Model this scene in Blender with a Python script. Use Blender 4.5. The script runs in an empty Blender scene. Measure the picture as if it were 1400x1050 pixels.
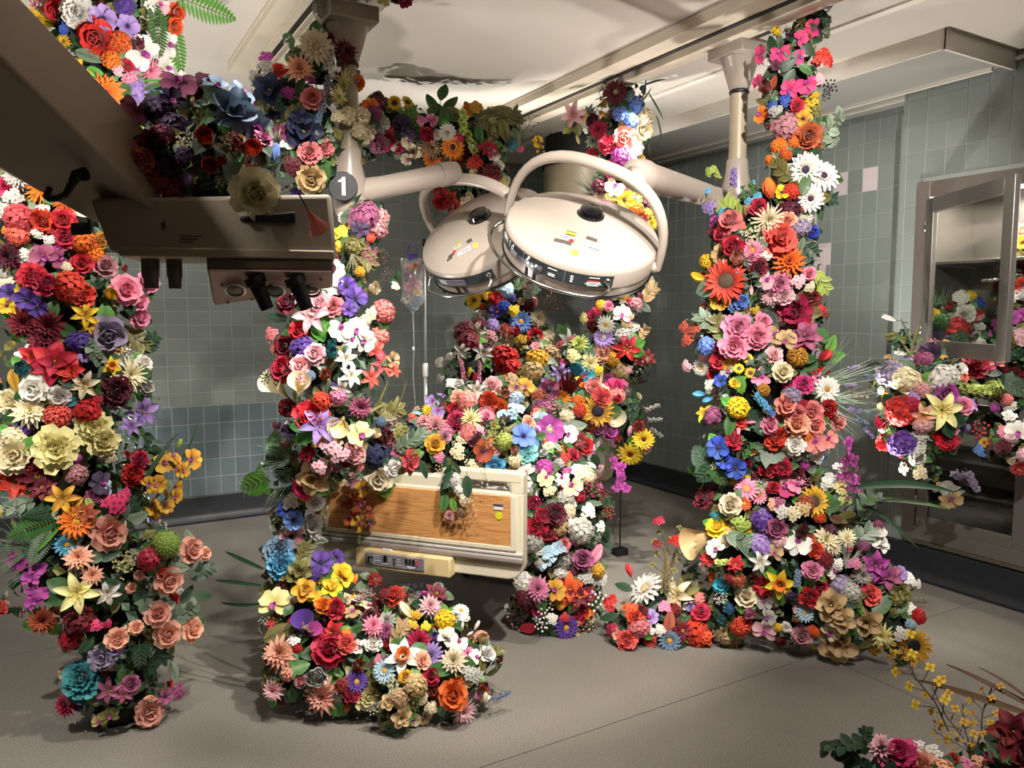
import bpy, bmesh, math, random
from mathutils import Vector, Matrix, noise

# ---------------------------------------------------------------- camera, world, lights, exposure
S = bpy.context.scene
COL = S.collection
R = math.radians
PITCH = math.atan(95/1050.); YAW = R(30.3); EYE = Vector((0, 0, 1.6)); FPX = 1050.
FW = Vector((math.sin(YAW)*math.cos(PITCH), math.cos(YAW)*math.cos(PITCH), -math.sin(PITCH)))
RT = Vector((math.cos(YAW), -math.sin(YAW), 0))
UP = RT.cross(FW)
cam_d = bpy.data.cameras.new('camera'); cam = bpy.data.objects.new('camera', cam_d); COL.objects.link(cam)
cam_d.sensor_width = 36; cam_d.lens = 36*FPX/1400.; cam_d.clip_start = .05
cam.matrix_world = Matrix.Translation(EYE) @ Matrix((RT, UP, -FW)).transposed().to_4x4()
S.camera = cam
def ray(x, y): return FW + RT*((x-700)/FPX) + UP*((525-y)/FPX)
def at(x, y, d): return EYE + ray(x, y)*d
def proj(p):
    v = Vector(p)-EYE; d = v.dot(FW)
    if d < .05: return (-9999, -9999, d)
    return (700+FPX*v.dot(RT)/d, 525-FPX*v.dot(UP)/d, d)

w = bpy.data.worlds.new('world'); S.world = w; w.use_nodes = True
w.node_tree.nodes['Background'].inputs[0].default_value = (.80, .86, 1, 1)
w.node_tree.nodes['Background'].inputs[1].default_value = .1
S.view_settings.view_transform = 'Standard'; S.view_settings.look = 'None'
S.view_settings.gamma = 1; S.view_settings.use_curve_mapping = False
S.view_settings.exposure = 0.14
def spot(name, loc, target, power, size, blend=.4, rad=.04, col=(1, .94, .87)):
    d = bpy.data.lights.new(name, 'SPOT'); d.energy = power; d.spot_size = R(size); d.spot_blend = blend
    d.shadow_soft_size = rad; d.color = col
    o = bpy.data.objects.new(name, d); COL.objects.link(o); o.location = loc
    o.rotation_euler = (Vector(target)-Vector(loc)).to_track_quat('-Z', 'Y').to_euler(); return o
spot('spot_bed', (1.42, 1.3, 2.9), (1.8, 3.5, .75), 345, 60)
spot('spot_column', (.75, 1.9, 2.92), (.95, 3.1, 1.1), 190, 80)
spot('spot_right', (1.75, .75, 2.9), (3.15, 2.55, 1.7), 360, 64)
spot('spot_left', (-.85, 1.7, 2.9), (.1, 3.2, 1.0), 250, 70)
spot('spot_floor', (1.3, .4, 2.9), (1.5, 1.6, 0), 120, 88, .9)
spot('spot_mound', (2.95, 3.35, 2.92), (2.45, 4.25, .95), 250, 64)
spot('spot_uplight', (2.7, 4.6, 1.75), (1.7, 3.0, 3.0), 190, 150, .8, .03)
spot('spot_uplight_right', (3.7, 2.9, .4), (3.4, 2.4, 3.0), 190, 120, .8, .05)
spot('spot_uplight_left', (-.3, 4.6, .5), (.2, 3.2, 3.0), 220, 120, .8, .05)
spot('spot_wall', (.2, 4.3, 2.9), (1.2, 6.28, 1.3), 90, 110, .9)
spot('spot_wall_right', (3.0, 3.9, 2.9), (4.3, 5.2, 1.5), 35, 110, .9)
spot('spot_top', (.55, 2.2, 2.1), (.12, 3.1, 2.85), 90, 75)

# ---------------------------------------------------------------- helpers
def lin(h):
    h = h.lstrip('#'); c = [int(h[i:i+2], 16)/255 for i in (0, 2, 4)]
    return tuple((v/12.92 if v <= .04045 else ((v+.055)/1.055)**2.4) for v in c)
MATS = {}
def mat(name, col, rough=.5, metal=0, noise_amt=0, noise_scale=8, bump=0, bump_scale=60, coat=0, alpha=None):
    if name in MATS: return MATS[name]
    m = bpy.data.materials.new(name); m.use_nodes = True; n = m.node_tree; b = n.nodes['Principled BSDF']
    c = lin(col) if isinstance(col, str) else col
    b.inputs['Base Color'].default_value = (*c, 1); b.inputs['Roughness'].default_value = rough
    b.inputs['Metallic'].default_value = metal; b.inputs['Coat Weight'].default_value = coat
    tc = n.nodes.new('ShaderNodeTexCoord')
    if noise_amt:
        t = n.nodes.new('ShaderNodeTexNoise'); t.inputs['Scale'].default_value = noise_scale; t.inputs['Detail'].default_value = 5
        n.links.new(tc.outputs['Object'], t.inputs['Vector'])
        mx = n.nodes.new('ShaderNodeMix'); mx.data_type = 'RGBA'
        mx.inputs['A'].default_value = (*[v*(1-noise_amt) for v in c], 1); mx.inputs['B'].default_value = (*[min(1, v*(1+noise_amt)) for v in c], 1)
        n.links.new(t.outputs['Fac'], mx.inputs['Factor']); n.links.new(mx.outputs['Result'], b.inputs['Base Color'])
    if bump:
        t = n.nodes.new('ShaderNodeTexNoise'); t.inputs['Scale'].default_value = bump_scale; n.links.new(tc.outputs['Object'], t.inputs['Vector'])
        bp = n.nodes.new('ShaderNodeBump'); bp.inputs['Strength'].default_value = bump; bp.inputs['Distance'].default_value = .002
        n.links.new(t.outputs['Fac'], bp.inputs['Height']); n.links.new(bp.outputs['Normal'], b.inputs['Normal'])
    MATS[name] = m; return m

class M:
    """collects geometry with a 0..1 value t per vertex (petal base to tip)"""
    def __init__(s): s.v = []; s.f = []; s.t = []; s.m = []
    def add(s, vs, fs, t=0., mi=0):
        o = len(s.v); s.v += [tuple(p) for p in vs]; s.f += [tuple(i+o for i in f) for f in fs]
        s.t += (t if isinstance(t, list) else [t]*len(vs)); s.m += [mi]*len(fs); return s
    def box(s, c, d, rot=None, mi=0, t=0.):
        x, y, z = [q/2 for q in d]; c = Vector(c)
        vs = [Vector((a, b, e)) for a in (-x, x) for b in (-y, y) for e in (-z, z)]
        if rot is not None: vs = [rot @ p for p in vs]
        return s.add([p+c for p in vs], [(0, 1, 3, 2), (4, 6, 7, 5), (0, 4, 5, 1), (2, 3, 7, 6), (0, 2, 6, 4), (1, 5, 7, 3)], t, mi)
    def hexa(s, p):   # 8 corners: bottom loop of 4 then top loop of 4
        return s.add(p, [(0, 3, 2, 1), (4, 5, 6, 7), (0, 1, 5, 4), (1, 2, 6, 5), (2, 3, 7, 6), (3, 0, 4, 7)])
    def tube(s, pts, r, n=6, t=None, cap=True, mi=0):
        pts = [Vector(p) for p in pts]; k = len(pts); rs = r if isinstance(r, (list, tuple)) else [r]*k
        vs = []; ts = []; prev = None
        for i, p in enumerate(pts):
            d = (pts[min(i+1, k-1)]-pts[max(i-1, 0)])
            if d.length < 1e-9: d = Vector((0, 0, 1))
            d.normalize()
            if prev is None: prev = d.orthogonal().normalized()
            e = (prev - d*prev.dot(d)); e = e.normalized() if e.length > 1e-6 else d.orthogonal().normalized()
            prev = e; g = d.cross(e)
            for j in range(n):
                a = 2*math.pi*j/n; vs.append(p+(e*math.cos(a)+g*math.sin(a))*rs[i])
            ts += [(i/(k-1) if t is None else t)]*n
        fs = [(i*n+j, i*n+(j+1) % n, (i+1)*n+(j+1) % n, (i+1)*n+j) for i in range(k-1) for j in range(n)]
        if cap: fs += [tuple(range(n-1, -1, -1)), tuple((k-1)*n+j for j in range(n))]
        return s.add(vs, fs, ts, mi)
    def lathe(s, prof, n=16, mi=0, mtx=None, t=0., a0=0, a1=2*math.pi):
        full = abs(a1-a0-2*math.pi) < 1e-6; c = n if full else n+1
        vs = [Vector((r*math.cos(a0+(a1-a0)*j/n), r*math.sin(a0+(a1-a0)*j/n), z)) for r, z in prof for j in range(c)]
        if mtx is not None: vs = [mtx @ p for p in vs]
        fs = [(i*c+j, i*c+(j+1) % c, (i+1)*c+(j+1) % c, (i+1)*c+j) for i in range(len(prof)-1) for j in range(n)]
        return s.add(vs, fs, t, mi)
    def ball(s, c, r, n=6, k=4, t=.5, mi=0, sq=1):
        return s.lathe([(r*max(.02, math.sin(math.pi*i/k)), -r*sq*math.cos(math.pi*i/k)) for i in range(k+1)], n, mi, Matrix.Translation(Vector(c)), t)
    def petal(s, az, L, W, a0, a1, r0=0., z0=0., cup=.2, ruf=0., shape='oval', nu=3, nv=2, tw=0., ox=0, oy=0, t0=0., t1=1., ph=0.):
        vs = []; ts = []; r, z = r0, z0; ca, sa = math.cos(az), math.sin(az)
        for i in range(nu+1):
            u = i/nu; an = R(a0+(a1-a0)*u)
            if i: r += L/nu*math.cos(an); z += L/nu*math.sin(an)
            if shape == 'oval': wd = max(.12, math.sin(math.pi*(.06+.86*u))**.75)
            elif shape == 'point': wd = max(.03, math.sin(math.pi*min(1, .12+.88*u**.8))**.85)
            elif shape == 'wide': wd = .22+.78*math.sin(math.pi*.5*min(1, u*1.35)) if u < .99 else .62
            elif shape == 'strap': wd = (.45+.55*math.sin(math.pi*min(u*1.1, .62))) if u < .99 else .35
            else: wd = 1
            for j in range(nv+1):
                v = 2*j/nv-1; h = cup*W*wd*v*v + ruf*u*math.sin(v*5.3+ph+az*3+i)
                rr = r - math.sin(an)*h; zz = z + math.cos(an)*h; q = v*wd*W; q2 = tw*u*v*W
                vs.append((rr*ca-q*sa+ox, rr*sa+q*ca+oy, zz+q2)); ts.append(t0+(t1-t0)*u)
        c = nv+1
        return s.add(vs, [(i*c+j, (i+1)*c+j, (i+1)*c+j+1, i*c+j+1) for i in range(nu) for j in range(nv)], ts)
    def mesh(s, name, mats=(), smooth=True, angle=None):
        me = bpy.data.meshes.new(name); me.from_pydata(s.v, [], s.f)
        at_ = me.attributes.new('t', 'FLOAT', 'POINT'); at_.data.foreach_set('value', [float(x) for x in s.t])
        for m_ in mats: me.materials.append(m_)
        if any(s.m): me.polygons.foreach_set('material_index', s.m)
        if smooth: me.polygons.foreach_set('use_smooth', [True]*len(s.f))
        me.update()
        if angle and smooth: me.set_sharp_from_angle(angle=R(angle))
        return me
    def obj(s, name, mats=(), parent=None, smooth=False, bevel=0, angle=None, solid=0):
        if not isinstance(mats, (list, tuple)): mats = [mats]
        o = bpy.data.objects.new(name, s.mesh(name, mats, smooth, angle)); COL.objects.link(o)
        if parent: o.parent = parent
        if solid:
            md = o.modifiers.new('s', 'SOLIDIFY'); md.thickness = solid
        if bevel:
            md = o.modifiers.new('b', 'BEVEL'); md.width = bevel; md.segments = 3; md.limit_method = 'ANGLE'; md.angle_limit = R(40)
            for p in o.data.polygons: p.use_smooth = True
            o.data.set_sharp_from_angle(angle=R(40))
        return o
def tag(o, label=None, cat=None, group=None, kind=None):
    if label: o['label'] = label
    if cat: o['category'] = cat
    if group: o['group'] = group
    if kind: o['kind'] = kind
    return o
def empty(name, loc=(0, 0, 0), label=None, cat=None, group=None):
    o = bpy.data.objects.new(name, None); COL.objects.link(o); o.location = loc; o.empty_display_size = .05
    return tag(o, label, cat, group)
def text(s, size, m, name, parent, mtx, ext=.0006, align='CENTER'):
    cu = bpy.data.curves.new(name, 'FONT'); cu.body = s; cu.size = size; cu.extrude = ext; cu.align_x = align; cu.align_y = 'CENTER'; cu.resolution_u = 2
    t = bpy.data.objects.new(name, cu); COL.objects.link(t)
    dg = bpy.context.evaluated_depsgraph_get(); me = bpy.data.meshes.new_from_object(t.evaluated_get(dg))
    bpy.data.objects.remove(t); me.materials.clear(); me.materials.append(m)
    o = bpy.data.objects.new(name, me); COL.objects.link(o); o.parent = parent; o.matrix_local = mtx; return o
def frame(x, y, z, o):  # matrix from axes and origin
    return Matrix((Vector(x).normalized(), Vector(y).normalized(), Vector(z).normalized())).transposed().to_4x4() if o is None else Matrix.Translation(Vector(o)) @ Matrix((Vector(x).normalized(), Vector(y).normalized(), Vector(z).normalized())).transposed().to_4x4()

# ---------------------------------------------------------------- room
XW, YB, XP, YP, ZC = 4.732, 6.28, 4.463, 2.93, 3.0
grout = mat('grout', '#9da49e', .8)
def tilemat(name, col):
    m = mat(name, col, .22, coat=.3); n = m.node_tree; b = n.nodes['Principled BSDF']
    oi = n.nodes.new('ShaderNodeObjectInfo'); hs = n.nodes.new('ShaderNodeHueSaturation'); mr = n.nodes.new('ShaderNodeMapRange')
    mr.inputs['To Min'].default_value = .93; mr.inputs['To Max'].default_value = 1.07
    n.links.new(oi.outputs['Random'], mr.inputs['Value']); n.links.new(mr.outputs['Result'], hs.inputs['Value'])
    hs.inputs['Color'].default_value = (*lin(col), 1); n.links.new(hs.outputs['Color'], b.inputs['Base Color']); return m
T_GREEN = tilemat('tile_sage', '#838b86'); T_BLUE = tilemat('tile_blue_grey', '#66757a'); T_PINK = tilemat('tile_pink', '#cfc4c6')
T_GLOSS = tilemat('tile_sage_lower', '#7d8a86')
plaster = mat('ceiling_plaster', '#c9c2b8', .55, noise_amt=.03, noise_scale=3, bump=.15, bump_scale=14)
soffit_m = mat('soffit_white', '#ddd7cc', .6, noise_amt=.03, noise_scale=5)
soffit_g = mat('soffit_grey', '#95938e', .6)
base_m = mat('cove_base', '#23262b', .45, noise_amt=.3, noise_scale=25)
dark_m = mat('dark_gap', '#15130f', .7)

def tiled_wall(wall, u0, u1, z0, z1, pu, pz, to3, nrm, mats_fn, prefer, skip=None, limit=300, uoff=0.):
    """to3(u,z) -> point on the wall face; the tiles stand 2 mm proud of the grout"""
    nu = int((u1-u0)/pu)+1; nz = int((z1-z0)/pz)+1; g = .0028; cells = []
    for i in range(nu):
        for j in range(nz):
            a, b = u0+uoff+i*pu, min(u0+uoff+(i+1)*pu, u1); c, d = z0+j*pz, min(z0+(j+1)*pz, z1)
            if b-a < .02 or d-c < .02: continue
            if skip and skip((a+b)/2, (c+d)/2): continue
            p = proj(to3((a+b)/2, (c+d)/2)); inn = -20 < p[0] < 1420 and -20 < p[1] < 1070 and p[2] > 0
            sc = (2 if (inn and prefer(p[0], p[1])) else (1 if inn else 0))
            cells.append((-sc, p[2], a+g, b-g, c+g, d-g, i, j))
    cells.sort(); cache = {}; rest = M(); rest_m = None
    for k, (sc, dd, a, b, c, d, i, j) in enumerate(cells):
        m_ = mats_fn(i, j, (a+b)/2, (c+d)/2); ctr = to3((a+b)/2, (c+d)/2)
        eu = (to3(b, c)-to3(a, c)); ez = Vector((0, 0, d-c)); th = .0022; bv = .0009
        def corner(su, sz, off, ins): return eu*su*(.5-ins/eu.length)+ez*sz*(.5-ins/ez.length)+nrm*off
        loops = [corner(su, sz, 0, 0) for su, sz in ((-1, -1), (1, -1), (1, 1), (-1, 1))]+[corner(su, sz, th-bv, 0) for su, sz in ((-1, -1), (1, -1), (1, 1), (-1, 1))]+[corner(su, sz, th, bv) for su, sz in ((-1, -1), (1, -1), (1, 1), (-1, 1))]
        fs = [(0, 1, 5, 4), (1, 2, 6, 5), (2, 3, 7, 6), (3, 0, 4, 7), (4, 5, 9, 8), (5, 6, 10, 9), (6, 7, 11, 10), (7, 4, 8, 11), (8, 9, 10, 11)]
        if k < limit:
            key = (round(b-a, 4), round(d-c, 4), m_.name)
            if key not in cache: cache[key] = M().add(loops, fs).mesh('tile', [m_], False)
            o = bpy.data.objects.new('tile', cache[key]); COL.objects.link(o); o.location = ctr; o.parent = wall
        else:
            rest.add([p+ctr for p in loops], fs); rest_m = m_
    if rest_m: tag(rest.obj('tile_field', [rest_m], wall), kind='stuff')

wb = tag(M().box((.9, YB+.06, 1.5), (7.7, .12, 3.0)).obj('wall_back', grout), kind='structure')
N_B = Vector((0, -1, 0))
pf = lambda x, y: (205 < x < 450 and y > 340) or (480 < x < 670 and 190 < y < 560) or (0 < x < 30 and 330 < y < 480)
tiled_wall(wb, -2.0, 1.93, .9, ZC, .157, .1035, lambda u, z: Vector((u, YB, z)), N_B, lambda i, j, u, z: T_GREEN, pf, limit=190)
tiled_wall(wb, -2.0, 1.93, .2, .9, .112, .14, lambda u, z: Vector((u, YB, z)), N_B, lambda i, j, u, z: T_BLUE, pf, limit=50)
tiled_wall(wb, 1.93, XW, .2, ZC, .158, .157, lambda u, z: Vector((u, YB, z)), N_B, lambda i, j, u, z: T_GREEN, pf, limit=60)
wr = tag(M().box((XW+.06, (YP+YB)/2, 1.5), (.12, YB-YP+.2, 3.0)).obj('wall_right', grout), kind='structure')
N_R = Vector((-1, 0, 0))
tiled_wall(wr, YP, YB, .2, 2.96, .114, .159, lambda u, z: Vector((XW, u, z)), N_R,
           lambda i, j, u, z: T_PINK if (j == 14 and i in (3, 5)) or (j in (7, 11) and i in (6,)) else T_GREEN,
           lambda x, y: 1125 < x < 1230 or 880 < x < 960, limit=200)
# steel cabinet opening on the near wall
CY0, CY1, CZ0, CZ1 = .35, 2.80, .262, 2.36
wn = M()
wn.box((XP+.16, (CY1+YP)/2, 1.5), (.32, YP-CY1, 3.0)); wn.box((XP+.16, -.8, 1.5), (.32, 2.3, 3.0))
wn.box((XP+.16, (CY0+CY1)/2, (CZ1+ZC)/2), (.32, CY1-CY0, ZC-CZ1)); wn.box((XP+.16, (CY0+CY1)/2, CZ0/2), (.32, CY1-CY0, CZ0))
wn = tag(wn.obj('wall_right_front', grout), kind='structure')
tiled_wall(wn, -.3, YP, .2, ZC, .1185, .1575, lambda u, z: Vector((XP, u, z)), N_R, lambda i, j, u, z: T_GREEN,
           lambda x, y: x > 1200, skip=lambda u, z: CY0-.05 < u < CY1+.02 and CZ0-.02 < z < CZ1+.03, limit=230)
# thin white trim along the tile heads
trm = mat('trim_white', '#c8c8c0', .4)
tag(M().box((XP-.012, .9, 2.957), (.024, 4.0, .018)).box((XW-.02, (YP+5.6)/2, 2.955), (.04, 5.6-YP, .016)).obj('trim_1', trm), kind='structure')
tag(M().box((XP+.13, YP+.004, 1.5), (.27, .008, 2.6)).obj('trim_2', T_GREEN), kind='structure')
def basebd(name, p0, p1, n):
    p0, p1, n = Vector(p0), Vector(p1), Vector(n); pr = [(.0, .0), (.075, .0), (.045, .006), (.022, .03), (.014, .06), (.014, .19), (.008, .2), (0, .2)]
    vs = [q+n*a+Vector((0, 0, z)) for q in (p0, p1) for a, z in pr]; k = len(pr)
    o = M().add(vs, [(i, i+1, k+i+1, k+i) for i in range(k-1)]+[tuple(range(k)), tuple(range(2*k-1, k-1, -1))]).obj(name, base_m, smooth=True, angle=30)
    return tag(o, kind='structure')
basebd('baseboard_back', (-2.9, YB, 0), (XW, YB, 0), (0, -1, 0)); basebd('baseboard_right', (XW, YB, 0), (XW, YP, 0), (-1, 0, 0))
basebd('baseboard_front', (XP, YP, 0), (XP, -1.9, 0), (-1, 0, 0))
# plinth line under the cabinet
side_m = mat('side_wall_paint', '#4a4c48', .8)
tag(M().box((-2.85, 2.2, 1.5), (.1, 8.6, 3.0)).obj('wall_left', side_m), kind='structure')
tag(M().box((.9, -2.15, 1.5), (7.6, .1, 3.0)).obj('wall_front', side_m), kind='structure')
# floor: speckled sheet panels with a dark seam between them
fm = mat('floor_vinyl', '#8b857b', .62, bump=.06, bump_scale=420); n = fm.node_tree; b = n.nodes['Principled BSDF']
tc = [q for q in n.nodes if q.bl_idname == 'ShaderNodeTexCoord'][0]
ns = n.nodes.new('ShaderNodeTexNoise'); ns.inputs['Scale'].default_value = 260; ns.inputs['Detail'].default_value = 4; n.links.new(tc.outputs['Object'], ns.inputs['Vector'])
cr = n.nodes.new('ShaderNodeValToRGB'); cr.color_ramp.elements[0].position = .36; cr.color_ramp.elements[0].color = (*lin('#656059'), 1)
cr.color_ramp.elements[1].position = .62; cr.color_ramp.elements[1].color = (*lin('#a09a90'), 1); n.links.new(ns.outputs['Fac'], cr.inputs['Fac'])
n2 = n.nodes.new('ShaderNodeTexNoise'); n2.inputs['Scale'].default_value = 1.3; n2.inputs['Detail'].default_value = 4; n.links.new(tc.outputs['Object'], n2.inputs['Vector'])
mx = n.nodes.new('ShaderNodeMix'); mx.data_type = 'RGBA'; mx.blend_type = 'MULTIPLY'; mx.inputs['Factor'].default_value = .35
n.links.new(cr.outputs['Color'], mx.inputs['A']); n.links.new(n2.outputs['Fac'], mx.inputs['B']); n.links.new(mx.outputs['Result'], b.inputs['Base Color'])
fl = tag(M().box((1.2, 2.2, -.06), (8.2, 9.2, .1)).obj('floor', dark_m), kind='structure')
SY = 2.29
for (x0, x1, y0, y1) in ((-2.9, 3.02, -2.4, SY), (3.024, 5.3, -2.4, SY), (-2.9, 5.3, SY+.004, 4.2), (-2.9, 5.3, 4.204, 6.8)):
    M().box(((x0+x1)/2, (y0+y1)/2, -.005), (x1-x0, y1-y0, .01)).obj('panel', fm, fl)
# ceiling with bulkhead, shadow-gap rails, round duct
ce = tag(M().box((1.2, 2.2, ZC+.05), (8.2, 9.2, .1)).obj('ceiling', plaster), kind='structure')
bk = M(); bk.box((3.8+.006, (2.3+5.55)/2, 2.95), (.012, 3.25, .1)); bk.box(((3.8+XW)/2, 2.306, 2.95), (XW-3.8, .012, .1)); bk.box(((3.8+XW)/2, 5.544, 2.95), (XW-3.8, .012, .1))
tag(bk.obj('trim_3', soffit_m), kind='structure')
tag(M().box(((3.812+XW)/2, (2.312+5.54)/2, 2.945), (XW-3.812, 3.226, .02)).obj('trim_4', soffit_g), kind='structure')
tag(M().box((4.42, 3.9, 2.925), (.02, 3.0, .02)).box((4.58, 3.9, 2.93), (.02, 3.0, .015)).box((4.25, 5.42, 2.925), (.34, .02, .02)).obj('trim_5', soffit_m), kind='structure')
tag(M().box((3.35, 3.3, 2.994), (.05, 6.4, .012)).box((-.35, 3.3, 2.994), (.05, 6.4, .012)).obj('trim_6', soffit_m), kind='structure')
cream = mat('cream_enamel', '#a1958a', .32, coat=.35, noise_amt=.03, noise_scale=4)
creamd = mat('cream_worn', '#a4977f', .42, noise_amt=.08, noise_scale=14)
def rail(x0, x1, y0, y1, label):
    r = empty('ceiling_rail', ((x0+x1)/2, (y0+y1)/2, ZC), label, 'rail', 'ceiling rails carrying the lamp posts')
    m = M(); yc = (y0+y1)/2; L = y1-y0; w_ = x1-x0
    m.box((-w_*.34, 0, -.03), (w_*.3, L, .06)); m.box((w_*.36, 0, -.03), (w_*.27, L, .06)); m.box((0, 0, -.012), (w_, L, .02))
    for k in range(4): m.box((-w_*.16+k*w_*.045, 0, -.024), (w_*.02, L, .012))
    m.obj('profile', mat('rail_enamel', '#d6cbb8', .4), r, bevel=.003)
    M().box((w_*.14, 0, -.018), (w_*.09, L*.99, .02)).obj('slot', dark_m, r)
rail(2.62, 2.96, -.5, 6.2, 'long cream ceiling rail with a black slot above the right lamp post')
rail(.86, 1.13, 1.2, 4.6, 'shorter cream ceiling rail at upper left above the number 1 post')
du = empty('ceiling_duct', at(795, 250, 6.1).xy.to_3d()+Vector((0, 0, 2.35)), 'round beige duct hanging from the far ceiling behind the right lamp', 'duct')
M().lathe([(.0, 0), (.30, 0), (.30, .42)], 24).obj('drum', creamd, du, smooth=True, angle=40)
M().lathe([(.315, .40), (.315, .44), (.29, .44), (.29, .65)], 24).obj('rim', dark_m, du, smooth=True, angle=40)
# white pipe with pull-cord plates on the right wall
pp = Vector((XW-.03, 3.73, 0)); pi_ = empty('wall_pipe', pp, 'thin white vertical pipe on the tiled wall behind the right column', 'pipe')
M().tube([(0, 0, .2), (0, 0, 2.72)], .012, 8).obj('pipe', mat('white_plastic', '#cfcdc8', .4), pi_, smooth=True)
for z in (1.98, 1.36):
    q = M().box((.018, 0, z), (.014, .17, .19)).obj('plate', T_PINK, pi_, bevel=.003)
    for s in (-.05, .05): M().tube([(.01, s, z-.02), (-.02, s, z-.03), (-.02, s, z-.06), (-.005, s, z-.065)], .004, 5).obj('hook', mat('hook_dark', '#2c2c2c', .4, 1), q)

# ---------------------------------------------------------------- equipment
black_g = mat('black_gloss', '#0d0d0e', .12, coat=.6); black_m = mat('black_rubber', '#141414', .55)
chrome = mat('chrome', '#c9c9c6', .16, 1); steel = mat('brushed_steel', '#8f8983', .36, .7, noise_amt=.12, noise_scale=6)
white_ink = mat('white_ink', '#e8e8e4', .5); strip_m = mat('control_strip', '#2d3436', .35); grey_pl = mat('grey_plastic', '#8b8893', .45)
pale_pl = mat('pale_label', '#d9d5cc', .5); yellow_s = mat('yellow_sticker', '#e3d33c', .5); red_s = mat('red_sticker', '#c22a22', .5)
beige_d = mat('beige_enamel', '#b7a68e', .4, noise_amt=.04)  # even beige with a faint noise tone
def at_z(x, y, z):
    r = ray(x, y); return EYE + r*((z-1.6)/r.z)
def CS(a, b, c): return RT*a+UP*b-FW*c   # right, up, towards the eye

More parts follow.
